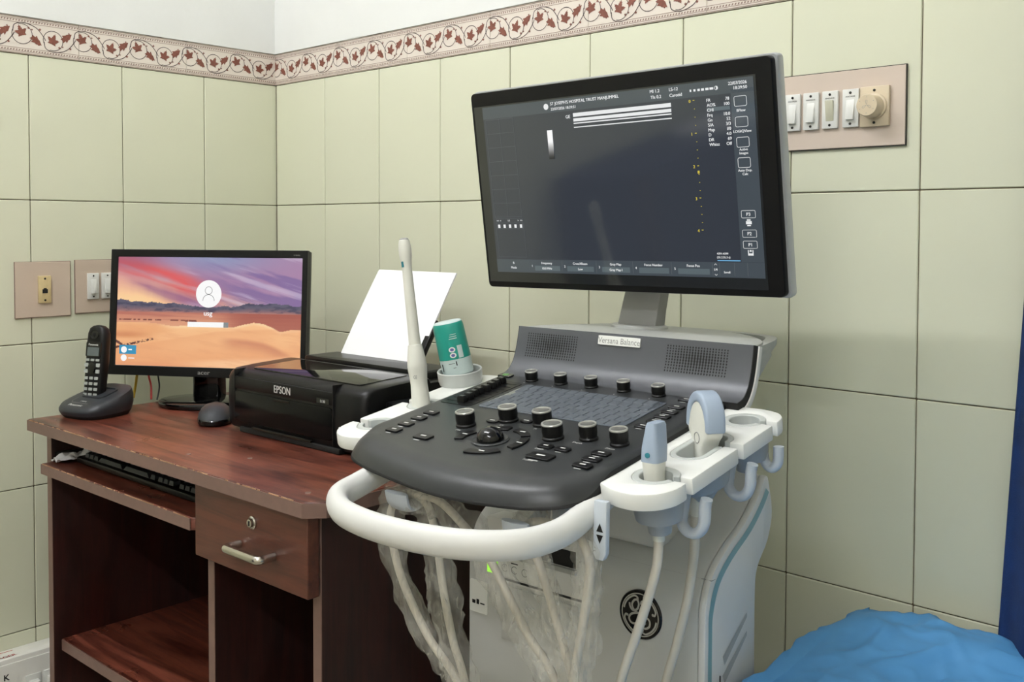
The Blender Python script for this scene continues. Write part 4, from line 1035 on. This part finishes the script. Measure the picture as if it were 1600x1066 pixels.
# ---- grab handle
hh_ = [(.158, -.10, .872), (.165, -.15, .862), (.1685, -.205, .8465), (.1665, -.247, .8375), (.1500, -.288, .8345), (.105, -.319, .8335), (.052, -.333, .8333)]
hpth = [(u*.885+.019, v, w) for u, v, w in spline([(-u, v, w) for u, v, w in hh_]+[(0, -.337, .8333)]+list(reversed(hh_)), 8)]
mk('grab_handle', G().tube(hpth, .0152, 20, flat=.82, up=(0, 0, 1)), 'machine_white', us, ang=70)
for sg in (-1, 1):
    mk('handle_bracket', G().prism([(-.175, .870), (-.10, .884), (-.06, .885), (-.07, .862), (-.13, .848), (-.17, .852)], sg*.146, sg*.168, lambda a, b, h: (h, a, b)), 'machine_white', us, bevel=.004)
lv_ = mk('height_lever', G().prism([(.1805, .866), (.1965, .866), (.1955, .812), (.192, .805), (.183, .805), (.1795, .812)], .197, .205, lambda a, b, h: (a, -h, b)), 'hook_white', us, bevel=.002)
AR = lambda a, b, h: (.1885+a, -.2053, .833+b)
mk('arrow_print', G().add([AR(-.0042, .0015, 0), AR(.0042, .0015, 0), AR(0, .0105, 0)], [(0, 1, 2)]).add([AR(-.0042, -.0015, 0), AR(0, -.0105, 0), AR(.0042, -.0015, 0)], [(0, 1, 2)]), 'print_black', lv_, smooth=False)
# ---- probe holders on both sides
def notch_round(cx, cs, r, g, uo):
    a = math.degrees(math.asin(g/r))
    return [(uo, cs-g)]+arc(cx, cs, r, -a, -360+a, 28)+[(uo, cs+g)]
def holder(sg, notches, oblong):
    uo = .253
    pts = [(p[0], p[1]) for p in spline([(.172, -.186, 0), (.195, -.1965, 0), (.220, -.198, 0), (.240, -.188, 0), (.2505, -.172, 0), (.253, -.158, 0)], 5)]
    for k in notches:
        if k == 'o':
            c, r, s0, s1 = .2125, .0225, -.068, -.016
            pts += [(uo, -.0345), (c+r, -.0345), (c+r, s0)]+arc(c, s0, r, 0, -180, 14)+arc(c, s1, r, 180, 0, 14)+[(c+r, -.0225), (uo, -.0225)]
        else: pts += notch_round(.2135, k, .0255, .0055, uo)
    pts += [(p[0], p[1]) for p in spline([(.253, .068, 0), (.250, .084, 0), (.238, .098, 0), (.215, .104, 0), (.192, .102, 0), (.172, .095, 0)], 5)]
    T = lambda a, b, h: PL(sg*a, b, h)
    return mk('probe_holder', G().prism(pts, -.0275, -.009, T), 'holder_white', us, bevel=.0025, seg=2, ang=40)
hr = holder(1, (-.142, 'o', .058), True)
hl = holder(-1, (-.142, -.050), False)
def liner(sg, cx, cs, r, par, oblong=None, cupd=.062):
    T = lambda a, b, h: PL(sg*a, b, h)
    if oblong:
        s0, s1 = oblong
        o_ = [(cx+r, -.0365), (cx+r, s0)]+arc(cx, s0, r, 0, -180, 14)+arc(cx, s1, r, 180, 0, 14)+[(cx+r, -.0205)]
        k = r-.0065
        i_ = [(cx+k, -.0365), (cx+k, s0)]+arc(cx, s0, k, 0, -180, 14)+arc(cx, s1, k, 180, 0, 14)+[(cx+k, -.0205)]
        lo = [[(cx+a*q, (s0+s1)/2+b*q) for a, b in arc(0, 0, r+.002, 0, 342, 19, r+.022)] for q in (1, .98, .9, .6, .3)]
    else:
        o_ = arc(cx, cs, r, 15, 345, 32); i_ = arc(cx, cs, r-.0075, 15, 345, 32)
        lo = [[(cx+a*q, cs+b*q) for a, b in arc(0, 0, r+.002, 0, 342, 19)] for q in (1, .98, .92, .5, .45)]
    mk('holder_liner', G().ring(o_, i_, -.040, -.0095, T, closed=False), 'holder_grey', par, bevel=.0008, seg=1)
    hs_ = (-.0275, -.045, -.056, -.060, -.072)
    mk('holder_cup', G().loft([[T(a, b, h) for a, b in ring] for ring, h in zip(lo, hs_)]), 'cup_blue_grey', par, ang=40)
liner(1, .2135, -.142, .0252, hr); liner(1, .2125, 0, .0222, hr, (-.068, -.016)); liner(1, .2135, .058, .0252, hr)
liner(-1, .2135, -.142, .0252, hl); liner(-1, .2135, -.050, .0252, hl)
def hook(pts, r=.0058): return mk('cable_hook', G().tube(spline(pts, 6), r, 12, flat=1.25), 'hook_white', us, ang=60)
hook([(.228, -.100, .868), (.2255, -.104, .842), (.226, -.106, .828), (.2345, -.107, .8205), (.246, -.108, .8225), (.2535, -.109, .834), (.2545, -.109, .852), (.2565, -.109, .860)])
hook([(.228, .004, .885), (.2255, .0, .860), (.226, -.002, .846), (.2345, -.003, .8385), (.246, -.004, .8405), (.2535, -.005, .852), (.2545, -.005, .870), (.2565, -.005, .878)])
hook([(.232, .072, .893), (.234, .070, .868), (.244, .069, .858), (.252, .069, .866), (.253, .069, .885)])
for u in (-.085, .095):
    mk('cable_hook', G().tube(spline([(u, -.10, .845), (u, -.15, .832), (u, -.19, .818), (u, -.212, .812), (u, -.222, .818), (u, -.226, .832)], 6), .0045, 10, flat=4.2, up=(0, 0, 1)), 'hook_white', us, ang=60)
# gel cup on the left plate
cup_c = (-.240, .052)
CT = lambda x, y, z: PL(cup_c[0]+x, cup_c[1]+y, z)
mk('gel_cup', G().lathe([(.0001, -.009), (.031, -.009), (.0325, -.004), (.0335, .010), (.0325, .0115), (.0305, .010), (.0295, -.002), (.0001, -.002)], 40, CT), 'holder_grey', us)

# ---- cart body
bprof = [(.012, .10)]+[(p[1], p[2]) for p in spline([(0, .012, .55), (0, .012, .66), (0, .014, .695), (0, .030, .727), (0, .063, .750), (0, .113, .773), (0, .150, .800), (0, .168, .8215)], 4)]+[(p[1], p[2]) for p in spline([(0, .176, .820), (0, .190, .772), (0, .178, .735), (0, .149, .706), (0, .143, .67), (0, .144, .55)], 4)]+[(.144, .10)]
mk('body', G().prism(bprof, -.187, .180, lambda a, b, h: (h, a, b)), 'machine_pale', us, bevel=.004, ang=40)
mk('side_cover', G().prism(bprof, .180, .190, lambda a, b, h: (h, a, b)), 'machine_white', us, bevel=.003, ang=40)
fr_ = [q for q in bprof if True][:29]
stp = [(v+.007, w-.007) for v, w in bprof[2:28]]
sto = [(v+.016, w-.014) for v, w in bprof[2:28]]
mk('side_stripe', G().loft([[(.1904, v, w) for v, w in [(.022, .10)]+stp], [(.1904, v, w) for v, w in [(.028, .10)]+sto]], cap=False, closed=False), 'stripe_teal', us)
for u0, u1 in ((.02, .1902), (-.187, -.12)): mk('body_seam', G().box(u0, u1, .0262, .035, .7215, .7221), 'print_grey', us)
mk('column', G().prism([(.03, .74), (.05, .87), (.20, .90), (.24, .90), (.22, .74)], -.115, .115, lambda a, b, h: (h, a, b)), 'machine_pale', us, bevel=.012, seg=3)
mk('column', G().prism(rrect(-.13, .13, .14, .26, .03), .12, .76), 'machine_pale', us, bevel=.004)
for i in range(3):
    z = .598+.026*i*.9
    mk('vent_recess', G().add([(.1906, .055, z), (.1906, .118, z+.036), (.1906, .118, z+.030+.0), (.1906, .060, z-.012)], [(0, 1, 2, 3)]), 'tray_grey', us, smooth=False) if i < 2 else None
mk('side_door', G().box(.1895, .1912, .060, .062, .30, .585).box(.1895, .1912, .048, .049, .30, .60), 'print_black', us)
# small thermal printer in the front
VT = lambda a, b, h: (a, .012-h, b)
tp = mk('thermal_printer', G().prism(rrect(-.150, .030, .655, .742, .004, 2), -.03, .004, VT), 'machine_white', us, bevel=.001)
mk('printer_slot', G().box(-.112, .004, .700, .722, .003, .0046, VT), 'print_black', tp)
mk('printer_lip', G().box(-.112, .006, .693, .699, .003, .009, VT), 'tray_grey', tp)
mk('printer_panel', G().box(-.13, -.045, .664, .690, .003, .0052, VT), 'holder_white', tp)
mk('printer_gap', G().box(-.13, .022, .6585, .6615, .003, .0046, VT), 'print_black', tp)
mk('status_light', G().box(-.147, -.128, .664, .682, .004, .0058, VT), 'led_green', tp)
gpp = G()
for x in (-.115, -.098, -.08): stroke_T(gpp, arc(x, .676, .005, 40, 320, 12), .0006, VT, .0056)
gpp.quad(-.104, -.092, .684, .6855, .0056, VT)
mk('printer_print', gpp, 'print_black', tp, smooth=False)
mk('front_flap', G().prism(rrect(-.125, .006, .575, .650, .002, 2), -.01, .0026, VT), 'machine_pale', us, bevel=.0008)
lb = mk('label', G().prism(rrect(-.183, -.150, .600, .645, .002, 2), -.002, .0018, VT), 'holder_white', us)
mk('label_print', G().quad(-.178, -.172, .612, .617, .0021, VT).quad(-.170, -.165, .612, .619, .0021, VT).quad(-.163, -.155, .613, .615, .0021, VT), 'print_black', lb, smooth=False)
# round emblem
LC = (.101, .664); LR = .0305
LT = lambda a, b, h: (LC[0]+a*LR, .012-h, LC[1]+b*LR)
em = mk('emblem', G().lathe([(1, -.002), (1, .0018), (.97, .0030), (.93, .0030), (.92, .0022), (.0001, .0022)], 48, lambda x, y, z: LT(x, y, z)), 'black_gloss', us)
ge = G()
def sw(pts, w): 
    q = spline([(a, b, 0) for a, b in pts], 6); stroke_T(ge, [(p[0], p[1]) for p in q], w, LT, .0026)
stroke_T(ge, arc(0, 0, .86, 0, 360, 48), .045, LT, .0026)
for k in range(4):
    a = 90*k+100
    pts = [(.78*cos(radians(a+t))*(1-.0*t), .78*sin(radians(a+t))) for t in (70, 55, 40, 25, 10)]+[(.70*cos(radians(a)), .70*sin(radians(a))), (.62*cos(radians(a+1)), .62*sin(radians(a+1)))]
    sw(pts, .075)
    ge.add([LT(.62*cos(radians(a+2))+.06*cos(t), .62*sin(radians(a+2))+.06*sin(t), .0026) for t in [2*pi*i/10 for i in range(10)]], [tuple(range(10))])
sw([(-.50, .40), (-.47, .24), (-.34, .12), (-.14, .20), (-.06, .42), (-.14, .58), (-.28, .54), (-.38, .36), (-.32, .18), (-.12, .06), (.10, .10), (.22, .30), (.20, .50), (.08, .56), (.04, .42)], .085)
sw([(.22, .30), (.24, .10), (.14, -.02)], .085)
sw([(.36, .04), (.16, .06), (-.16, .04), (-.42, -.06), (-.52, -.24), (-.42, -.40), (-.22, -.40), (-.06, -.24), (.04, -.06)], .085)
sw([(-.10, -.30), (.04, -.46), (.26, -.50), (.44, -.38), (.46, -.18), (.34, -.06), (.20, -.10), (.18, -.26), (.28, -.32)], .085)
mk('emblem_script', ge, 'knob_ring', em, smooth=False)
# wheeled base (below the frame of the photo)
mk('wheel_base', G().prism(rrect(-.20, .20, -.16, .30, .05), .09, .15), 'machine_pale', us, bevel=.01)
for u in (-.17, .17):
    for v in (-.12, .26):
        cs_ = mk('caster', G().lathe([(.0001, -.016), (.045, -.016), (.05, -.010), (.05, .010), (.045, .016), (.0001, .016)], 28, lambda x, y, z, u=u, v=v: (u+z, v+x, .0505+y)), 'charcoal', us)

# ================================================================== PROBES (stand in the holders)
def probe_root(name, label, u, s, h):
    p = PL(u, s, h); return root(name, label, 'ultrasound probe', MW(p), MYAW)
def rel(u, s, h):
    o = PL(u, s, h); return lambda x, y, z: (x-o[0], y-o[1], z-o[2])
# linear probe
lp = probe_root('linear_probe', 'slim white ultrasound probe with pale blue wedge head in the nearest right holder', .2075, -.137, -.05)
q_ = rel(.2075, -.137, -.05)
def oval(u, v, w, a, b, e=3.0, n=24, du=0.0):
    out = []
    for i in range(n):
        t = 2*pi*i/n; c_, s_ = cos(t), sin(t)
        out.append(q_(u+a*math.copysign(abs(c_)**(2/e), c_), v+b*math.copysign(abs(s_)**(2/e), s_), w))
    return out
U0, V0 = .2075, -.132
mk('grip', G().loft([oval(U0, V0, .842, .0080, .0085), oval(U0, V0, .860, .0104, .0108), oval(U0, V0, .876, .0100, .0106), oval(U0-.0005, V0, .884, .0101, .0110), oval(U0-.001, V0, .893, .0105, .0122), oval(U0-.001, V0, .897, .0106, .0126)]), 'probe_white', lp, ang=50)
mk('head', G().loft([oval(U0-.001, V0, .8965, .0108, .0126, 4), oval(U0-.001, V0, .8985, .0110, .0128, 4), oval(U0-.0005, V0, .912, .0104, .0126, 4.5), oval(U0+.0010, V0, .935, .0066, .0124, 5), oval(U0+.0010, V0, .938, .0054, .0112, 5)]), 'probe_blue', lp, ang=40)
mk('marker', G().lathe([(.0028, -.001), (.0028, .0007), (.0001, .0010)], 14, lambda x, y, z: q_(U0-.001+x, V0-.0133-z, .9045+y)), 'probe_teal', lp)
cpth = spline([(.2105, -.128, .846), (.2105, -.128, .81), (.2085, -.128, .785), (.200, -.130, .750), (.187, -.132, .708), (.168, -.134, .650), (.140, -.13, .55), (.11, -.12, .40), (.09, -.10, .22), (.06, -.06, .16)], 6)
mk('cable', G().tube([q_(*p) for p in cpth], .0052, 12), 'cable_cream', lp)
mk('strain_relief', G().tube([q_(.2105, -.128, z) for z in (.852, .83, .812)], [.0085, .0072, .0064], 14), 'probe_white', lp)
# convex probe
cv = probe_root('convex_probe', 'white ultrasound probe with broad curved blue-grey head in the middle right holder', .2075, -.035, -.05)
q_ = rel(.2075, -.035, -.05)
U0, V0 = .2085, -.026
ca_, sa_ = cos(radians(53)), sin(radians(53))
def CV(h, a, b):
    y = (a-V0)*.86; return q_(U0+h*ca_-y*sa_, V0+h*sa_+y*ca_, b)
arcp = [(V0+.0335*cos(radians(t)), .9235+.0335*sin(radians(t))) for t in range(0, 181, 12)]
whitep = [(V0-.0135, .850), (V0+.0135, .850), (V0+.0120, .880), (V0+.0135, .892), (V0+.021, .902), (V0+.0300, .909), (V0+.0325, .916)]+[(V0+.0290*cos(radians(t)), .918+.031*sin(radians(t))) for t in range(10, 171, 16)]+[(V0-.0325, .916), (V0-.0300, .909), (V0-.021, .902), (V0-.0135, .892), (V0-.0120, .880)]
mk('grip', G().prism(whitep, -.0102, .0102, lambda a, b, h: CV(h, a, b)), 'probe_white', cv, bevel=.0038, seg=3, ang=50)
cap = [(V0-.0345, .914), (V0-.0345, .9235)]+[(V0-.0345*cos(radians(t)), .9235+.0345*sin(radians(t))) for t in range(10, 171, 10)]+[(V0+.0345, .9235), (V0+.0345, .914)]+[(V0+.0260*cos(radians(t)), .914+.0315*sin(radians(t))) for t in range(0, 181, 12)]
mk('head', G().prism(cap, -.0116, .0116, lambda a, b, h: CV(h, a, b)), 'probe_blue', cv, bevel=.003, seg=3, ang=45)
mk('grip_logo', G().tube([CV(-.0104, V0+.008*cos(t), .905+.006*sin(t)) for t in [2*pi*i/16 for i in range(17)]], .0006, 6), 'print_grey', cv)
cpth = spline([(.200, -.03, .846), (.1985, -.03, .80), (.1975, -.03, .77), (.1905, -.032, .715), (.178, -.034, .66), (.165, -.036, .61), (.14, -.04, .48), (.11, -.04, .30), (.09, -.02, .17)], 6)
mk('cable', G().tube([q_(*p) for p in cpth], .0055, 12), 'cable_cream', cv)
mk('strain_relief', G().tube([q_(.200, -.03, z) for z in (.856, .835, .815)], [.009, .0075, .0065], 14), 'probe_white', cv)
# endocavity probe
ev = probe_root('endocavity_probe', 'long white wand-shaped ultrasound probe standing upright in the left holder', -.2135, -.050, -.045)
q_ = rel(-.2135, -.050, -.045)
B0 = Vector((-.2125, -.052, .862)); B1 = Vector((-.2475, -.056, 1.124))
ax = (B1-B0).normalized(); Ln = (B1-B0).length; e1 = Vector((1, 0, 0)); e1 = (e1-ax*e1.dot(ax)).normalized(); e2 = ax.cross(e1)
def ELT(x, y, z): return q_(*(B0+ax*z+e1*(x*.82)+e2*(y*.82)))
pr_ = [(.0001, 0), (.0150, .0), (.0160, .02), (.0160, .04), (.0148, .055), (.0142, .064), (.0150, .074), (.0162, .083), (.0165, .0865), (.0160, .087)]
mk('grip', G().lathe(pr_, 28, ELT), 'probe_white', ev)
mk('collar', G().lathe([(.0164, .0858), (.0168, .088), (.0163, .092), (.0150, .102), (.0130, .112), (.0118, .118), (.0098, .1185)], 28, ELT), 'probe_white', ev)
mk('shaft', G().lathe([(.0104, .116), (.0098, .13), (.0091, .17), (.0086, .215), (.0084, .226), (.0096, .236), (.0108, .243), (.0109, .252), (.0101, .259), (.0089, .264), (.0080, .2645)], 28, ELT), 'probe_white', ev)
mk('lens', G().lathe([(.0085, .262), (.0078, .2655), (.005, .2672), (.0001, .2676)], 22, ELT), 'print_grey', ev)
mk('marker', G().box(-.0022, .0022, -.0098, -.0084, .2265, .2345, ELT), 'probe_teal', ev)
mk('brand_print', G().text('GE', .012, .072, .007, .0, lambda a, b, h: ELT(a-.002, -.0168+.5*(a-.012)*0, b), 'C'), 'print_grey', ev, smooth=False)

# gel bottle upside down in the cup
gb_ = root('gel_bottle', 'teal and white ultrasound gel bottle standing upside down in a white cup', 'bottle', MW(PL(cup_c[0], cup_c[1], -.001)), MYAW)
tiltb = radians(-9); tiltc = radians(9)
def BT(x, y, z):
    z *= .80
    x2 = x*cos(tiltb)+z*sin(tiltb); z2 = -x*sin(tiltb)+z*cos(tiltb); y2 = y*cos(tiltc)-z2*sin(tiltc); z3 = y*sin(tiltc)+z2*cos(tiltc); return (x2-.006, y2+.003, z3+.005)
def bprofile(pts): return G().loft([[BT(.0255*r*cos(t), .0215*r*sin(t), z) for t in [2*pi*i/36 for i in range(36)]] for r, z in pts])
mk('label', bprofile([(.9, 0), (.97, .002), (1.0, .03), (1.0, .0305)]), 'bottle_label', gb_)
mk('body', bprofile([(1.0, .030), (1.0, .034), (.985, .05), (.97, .085), (.95, .092), (.90, .0965)]), 'bottle_teal', gb_, ang=50)
mk('bottle_base', bprofile([(.90, .0964), (.86, .0985), (.80, .0992), (.02, .0985)]), 'bottle_label', gb_, ang=60)
def BL(a, z, h=0.0004): return BT((.0255+h)*cos(a), (.0215+h)*sin(a), z)
gw = G()
for a0, a1, z0, z1 in ((-.62, -.30, .032, .055), (-1.0, -.5, .068, .0695), (-.95, -.5, .072, .0732), (-.9, -.5, .076, .077)):
    n = 8; gw.add([BL(lerp(a0, a1, i/n), z, .0005) for z in (z0, z1) for i in range(n+1)], [(i, i+1, n+2+i, n+1+i) for i in range(n)])
mk('label_panel', gw, 'bottle_label', gb_, smooth=False)
gv = G()
for zc in (.0385, .049): gv.add([BL(-.95+.0052*cos(t)/.0255, zc+.0048*sin(t), .0006) for t in [2*pi*i/16 for i in range(16)]], [tuple(range(16))])
mk('label_emblem', gv, 'holder_white', gb_, smooth=False)
gv = G()
for zc in (.0385, .049): gv.add([BL(-.95+.0030*cos(t)/.0255, zc+.0028*sin(t), .0008) for t in [2*pi*i/12 for i in range(12)]], [tuple(range(12))])
mk('emblem_print', gv, 'print_violet', gb_, smooth=False)
gv = G()
for a0, a1, z0, z1 in ((-1.35, -.95, .023, .0238), (-.88, -.82, .019, .027), (-1.1, -.92, .015, .0157), (-1.95, -1.86, .010, .024)): gv.add([BL(a0, z0), BL(a1, z0), BL(a1, z1), BL(a0, z1)], [(0, 1, 2, 3)])
mk('label_print', gv, 'print_black', gb_, smooth=False)

# cables in clear plastic sleeves looped over the front hooks
def sleeve(label, paths, seed, base):
    r0 = root('sleeved_cable', label, 'cable', MW(base), MYAW, 'plastic sleeved cables under the console')
    f = lambda p: (p[0]-base[0], p[1]-base[1], p[2]-base[2])
    for k, (pts, wd) in enumerate(paths):
        sp = [f(p) for p in spline(pts, 8)]
        mk('cable', G().tube(sp, .0048, 12), 'cable_cream', r0)
        n = 26; rings = []; m = len(sp); prev = None
        for i in range(m):
            t = (Vector(sp[min(i+1, m-1)])-Vector(sp[max(i-1, 0)])).normalized()
            a = prev if prev else Vector((1, 0, 0)); a = (a-t*a.dot(t)).normalized(); b = t.cross(a); prev = a
            ring = []
            for j in range(n):
                an = 2*pi*j/n
                rr = wd*(1+.34*noise.noise(Vector((cos(an)*1.5+seed+k*5, sin(an)*1.5, i*.42)))+.16*noise.noise(Vector((cos(an)*4+seed, sin(an)*4+k, i*.9))))*(.85+.3*noise.noise(Vector((seed*3+k, i*.23, 0))))
                off = wd*.35*noise.noise(Vector((seed+k*3.3, i*.13, 5)))
                ring.append(tuple(Vector(sp[i])+a*(rr*cos(an)*1.15+off)+b*(rr*.75*sin(an))))
            rings.append(ring)
        mk('sleeve', G().loft(rings, cap=False), 'plastic_film', r0, ang=30, flip=True)
sleeve('plastic-sleeved cable looping over the left front hook, leftmost strands', [([(.005, -.10, .20), (-.005, -.14, .40), (-.020, -.165, .56), (-.036, -.18, .615), (-.068, -.19, .655), (-.104, -.197, .715), (-.120, -.2, .765), (-.118, -.203, .80), (-.098, -.206, .822), (-.075, -.203, .826), (-.060, -.196, .81), (-.053, -.19, .765), (-.046, -.186, .71), (-.037, -.18, .655), (-.026, -.17, .60), (-.01, -.15, .45), (.01, -.12, .20)], .0185)], 1.3, (0, -.10, .20))
sleeve('plastic-sleeved cable running from the left hook down across the cart front', [([(-.095, -.21, .824), (-.065, -.208, .829), (-.035, -.205, .826), (-.005, -.2, .805), (.030, -.195, .774), (.055, -.19, .735), (.080, -.185, .695), (.112, -.18, .655), (.14, -.17, .58), (.15, -.15, .40), (.14, -.12, .18)], .0195)], 4.1, (.14, -.12, .18))
sleeve('plastic-sleeved cable looping over the right front hook beside the height lever', [([(.14, -.10, .18), (.15, -.14, .40), (.146, -.165, .56), (.138, -.18, .655), (.122, -.19, .725), (.106, -.2, .785), (.094, -.205, .815), (.102, -.208, .828), (.13, -.205, .832), (.158, -.203, .828), (.172, -.2, .80), (.168, -.197, .765), (.158, -.193, .72), (.146, -.187, .675), (.135, -.18, .62), (.12, -.16, .45), (.11, -.11, .18)], .0180)], 8.7, (.12, -.105, .18))

# ================================================================== BED, SHEET, CURTAIN
bd = root('examination_bed', 'cream examination bed mattress along the tiled wall at lower right', 'bed', (2.4, -.40, 0))
bl_ = local_of((2.4, -.40, 0), 0)
mk('mattress', G().box(-.84, .86, -.34, .355, .50, .575), 'mattress_cream', bd, bevel=.02, seg=3)
mk('frame', G().box(-.83, .85, -.33, .345, .45, .50), 'steel', bd, bevel=.005)
for sx in (-.8, .82):
    for sy in (-.3, .31): mk('leg', G().box(sx-.02, sx+.02, sy-.02, sy+.02, 0, .45), 'steel', bd, bevel=.004)
def sheet_fn(a, b):
    # a: across the bed from the wall (0) to the room (1); b: from the hanging end (0) along the bed (1)
    y = lerp(-.035-.02*b, -.74, a); L_ = -.16+b*1.0
    n1 = noise.noise(Vector((y*7, L_*6, .3))); n2 = noise.noise(Vector((y*18, L_*16, 2.1))); n3 = noise.noise(Vector((y*3, L_*3, 7)))
    fold = lambda p, q, sd: (1-min(1, abs(noise.noise(Vector((p, q, sd))))*3.2))
    rg = .7*(.012*fold(y*6+L_*5, L_*7-y*4, 4.4)+.011*fold(y*14-L_*6, L_*12+y*5, 9.1)+.004*fold(y*26+L_*9, L_*24-y*8, 1.7))
    if L_ > 0:
        x = 1.552+L_; z = .580+.020*max(n3, -.2)+.008*n1+.003*n2+rg*sstep(0, .08, L_)
        z += .020*math.exp(-((y+.11)/.09)**2-((L_-.05)/.09)**2)
        z += .012*math.exp(-((y+.07)/.06)**2-((L_-.18)/.05)**2)
        z = max(z, .579)
    else:
        t = -L_; x = 1.552-.012*sin(t*14)*.5-.010*n1-.014*(1-math.exp(-t*30))-rg*.8; z = .596-t+.012*n1*math.exp(-t*20)+.008*n3
        if L_ > -.02: z = lerp(z, .592, .5)
        x = max(x+.010*n2, 1.536)
    if a < .12: z = lerp(.578, z, a/.12) if L_ > .25 else z
    return (x-.0, y, z)
so = mk('bed_sheet', G().grid(170, 240, sheet_fn, flip=True), 'sheet_blue', None, ang=180)
md = so.modifiers.new('thick', 'SOLIDIFY'); md.thickness = .0015; md.offset = 1
tag(so, 'crumpled bright blue disposable sheet spread over the bed', 'bed sheet')
ct = root('curtain', 'dark blue hanging curtain at the right edge beside the wall', 'curtain', (1.95, -.075, .30))
def cur(a, b):
    z = lerp(.0, 1.75, b)
    x = lerp(-.232+.052*z, .36, a); y = .030*sin(a*34+.8*sin(b*3)+1.0)*(.75+.25*sin(b*5+a*9))+.006*noise.noise(Vector((a*20, b*6, 1)))
    return (x, y, z+.0)
co = mk('fabric', G().grid(160, 40, cur), 'curtain_blue', ct, ang=80)
md = co.modifiers.new('thick', 'SOLIDIFY'); md.thickness = .002; md.offset = 0
mk('rod', G().lathe([(.012, -.27), (.012, .60)], 16, lambda x, y, z: (z, y, x+1.76)), 'steel', ct)
for rx in (-.22, .35): mk('rod_bracket', G().box(rx-.01, rx+.01, -.012, .0745, 1.745, 1.775), 'steel', ct, bevel=.002)

# ================================================================== the room's other side (seen reflected in the scanner screen)
cb = root('covered_cabinet', 'navy cloth-covered cabinet across the room, seen only as a dark reflection in the scanner screen', 'cabinet', (.22, -2.55, 0))
mk('carcass', G().box(-.19, .17, -.72, .72, 0, .90), 'mahogany_shaded', cb, bevel=.005)
def drape(a, b):
    ang_ = a*2*pi; e = 6.0
    c_, s_ = cos(ang_), sin(ang_)
    x = .195*math.copysign(abs(c_)**(2/e), c_)-.005; y = .745*math.copysign(abs(s_)**(2/e), s_)
    f = 1+.012*sin(ang_*26)*(1-b)
    return (x*f if x > 0 else x, y*f, lerp(.12, .905, b))
gd = G().grid(160, 10, drape)
mat('cloth_navy', (30, 38, 66), rough=.8, var=.1)
mk('cloth', gd.add([drape(i/159, 1) for i in range(159)], [tuple(range(159))]), 'cloth_navy', cb, ang=60)
tag(mk('paper_pile', G().prism([(-.12, -.3), (.10, -.34), (.12, .0), (-.10, .03)], 0, .02), 'paper_white', loc=(.23, -2.55, .907), bevel=.001), 'loose white papers on the navy cabinet, reflected in the scanner screen', 'papers')
tag(mk('file_folder', G().prism([(-.11, -.16), (.11, -.15), (.10, .16), (-.12, .15)], 0, .015), 'sheet_blue', loc=(.22, -2.98, .907), bevel=.001), 'blue file folder on the navy cabinet, reflected in the scanner screen', 'folder')
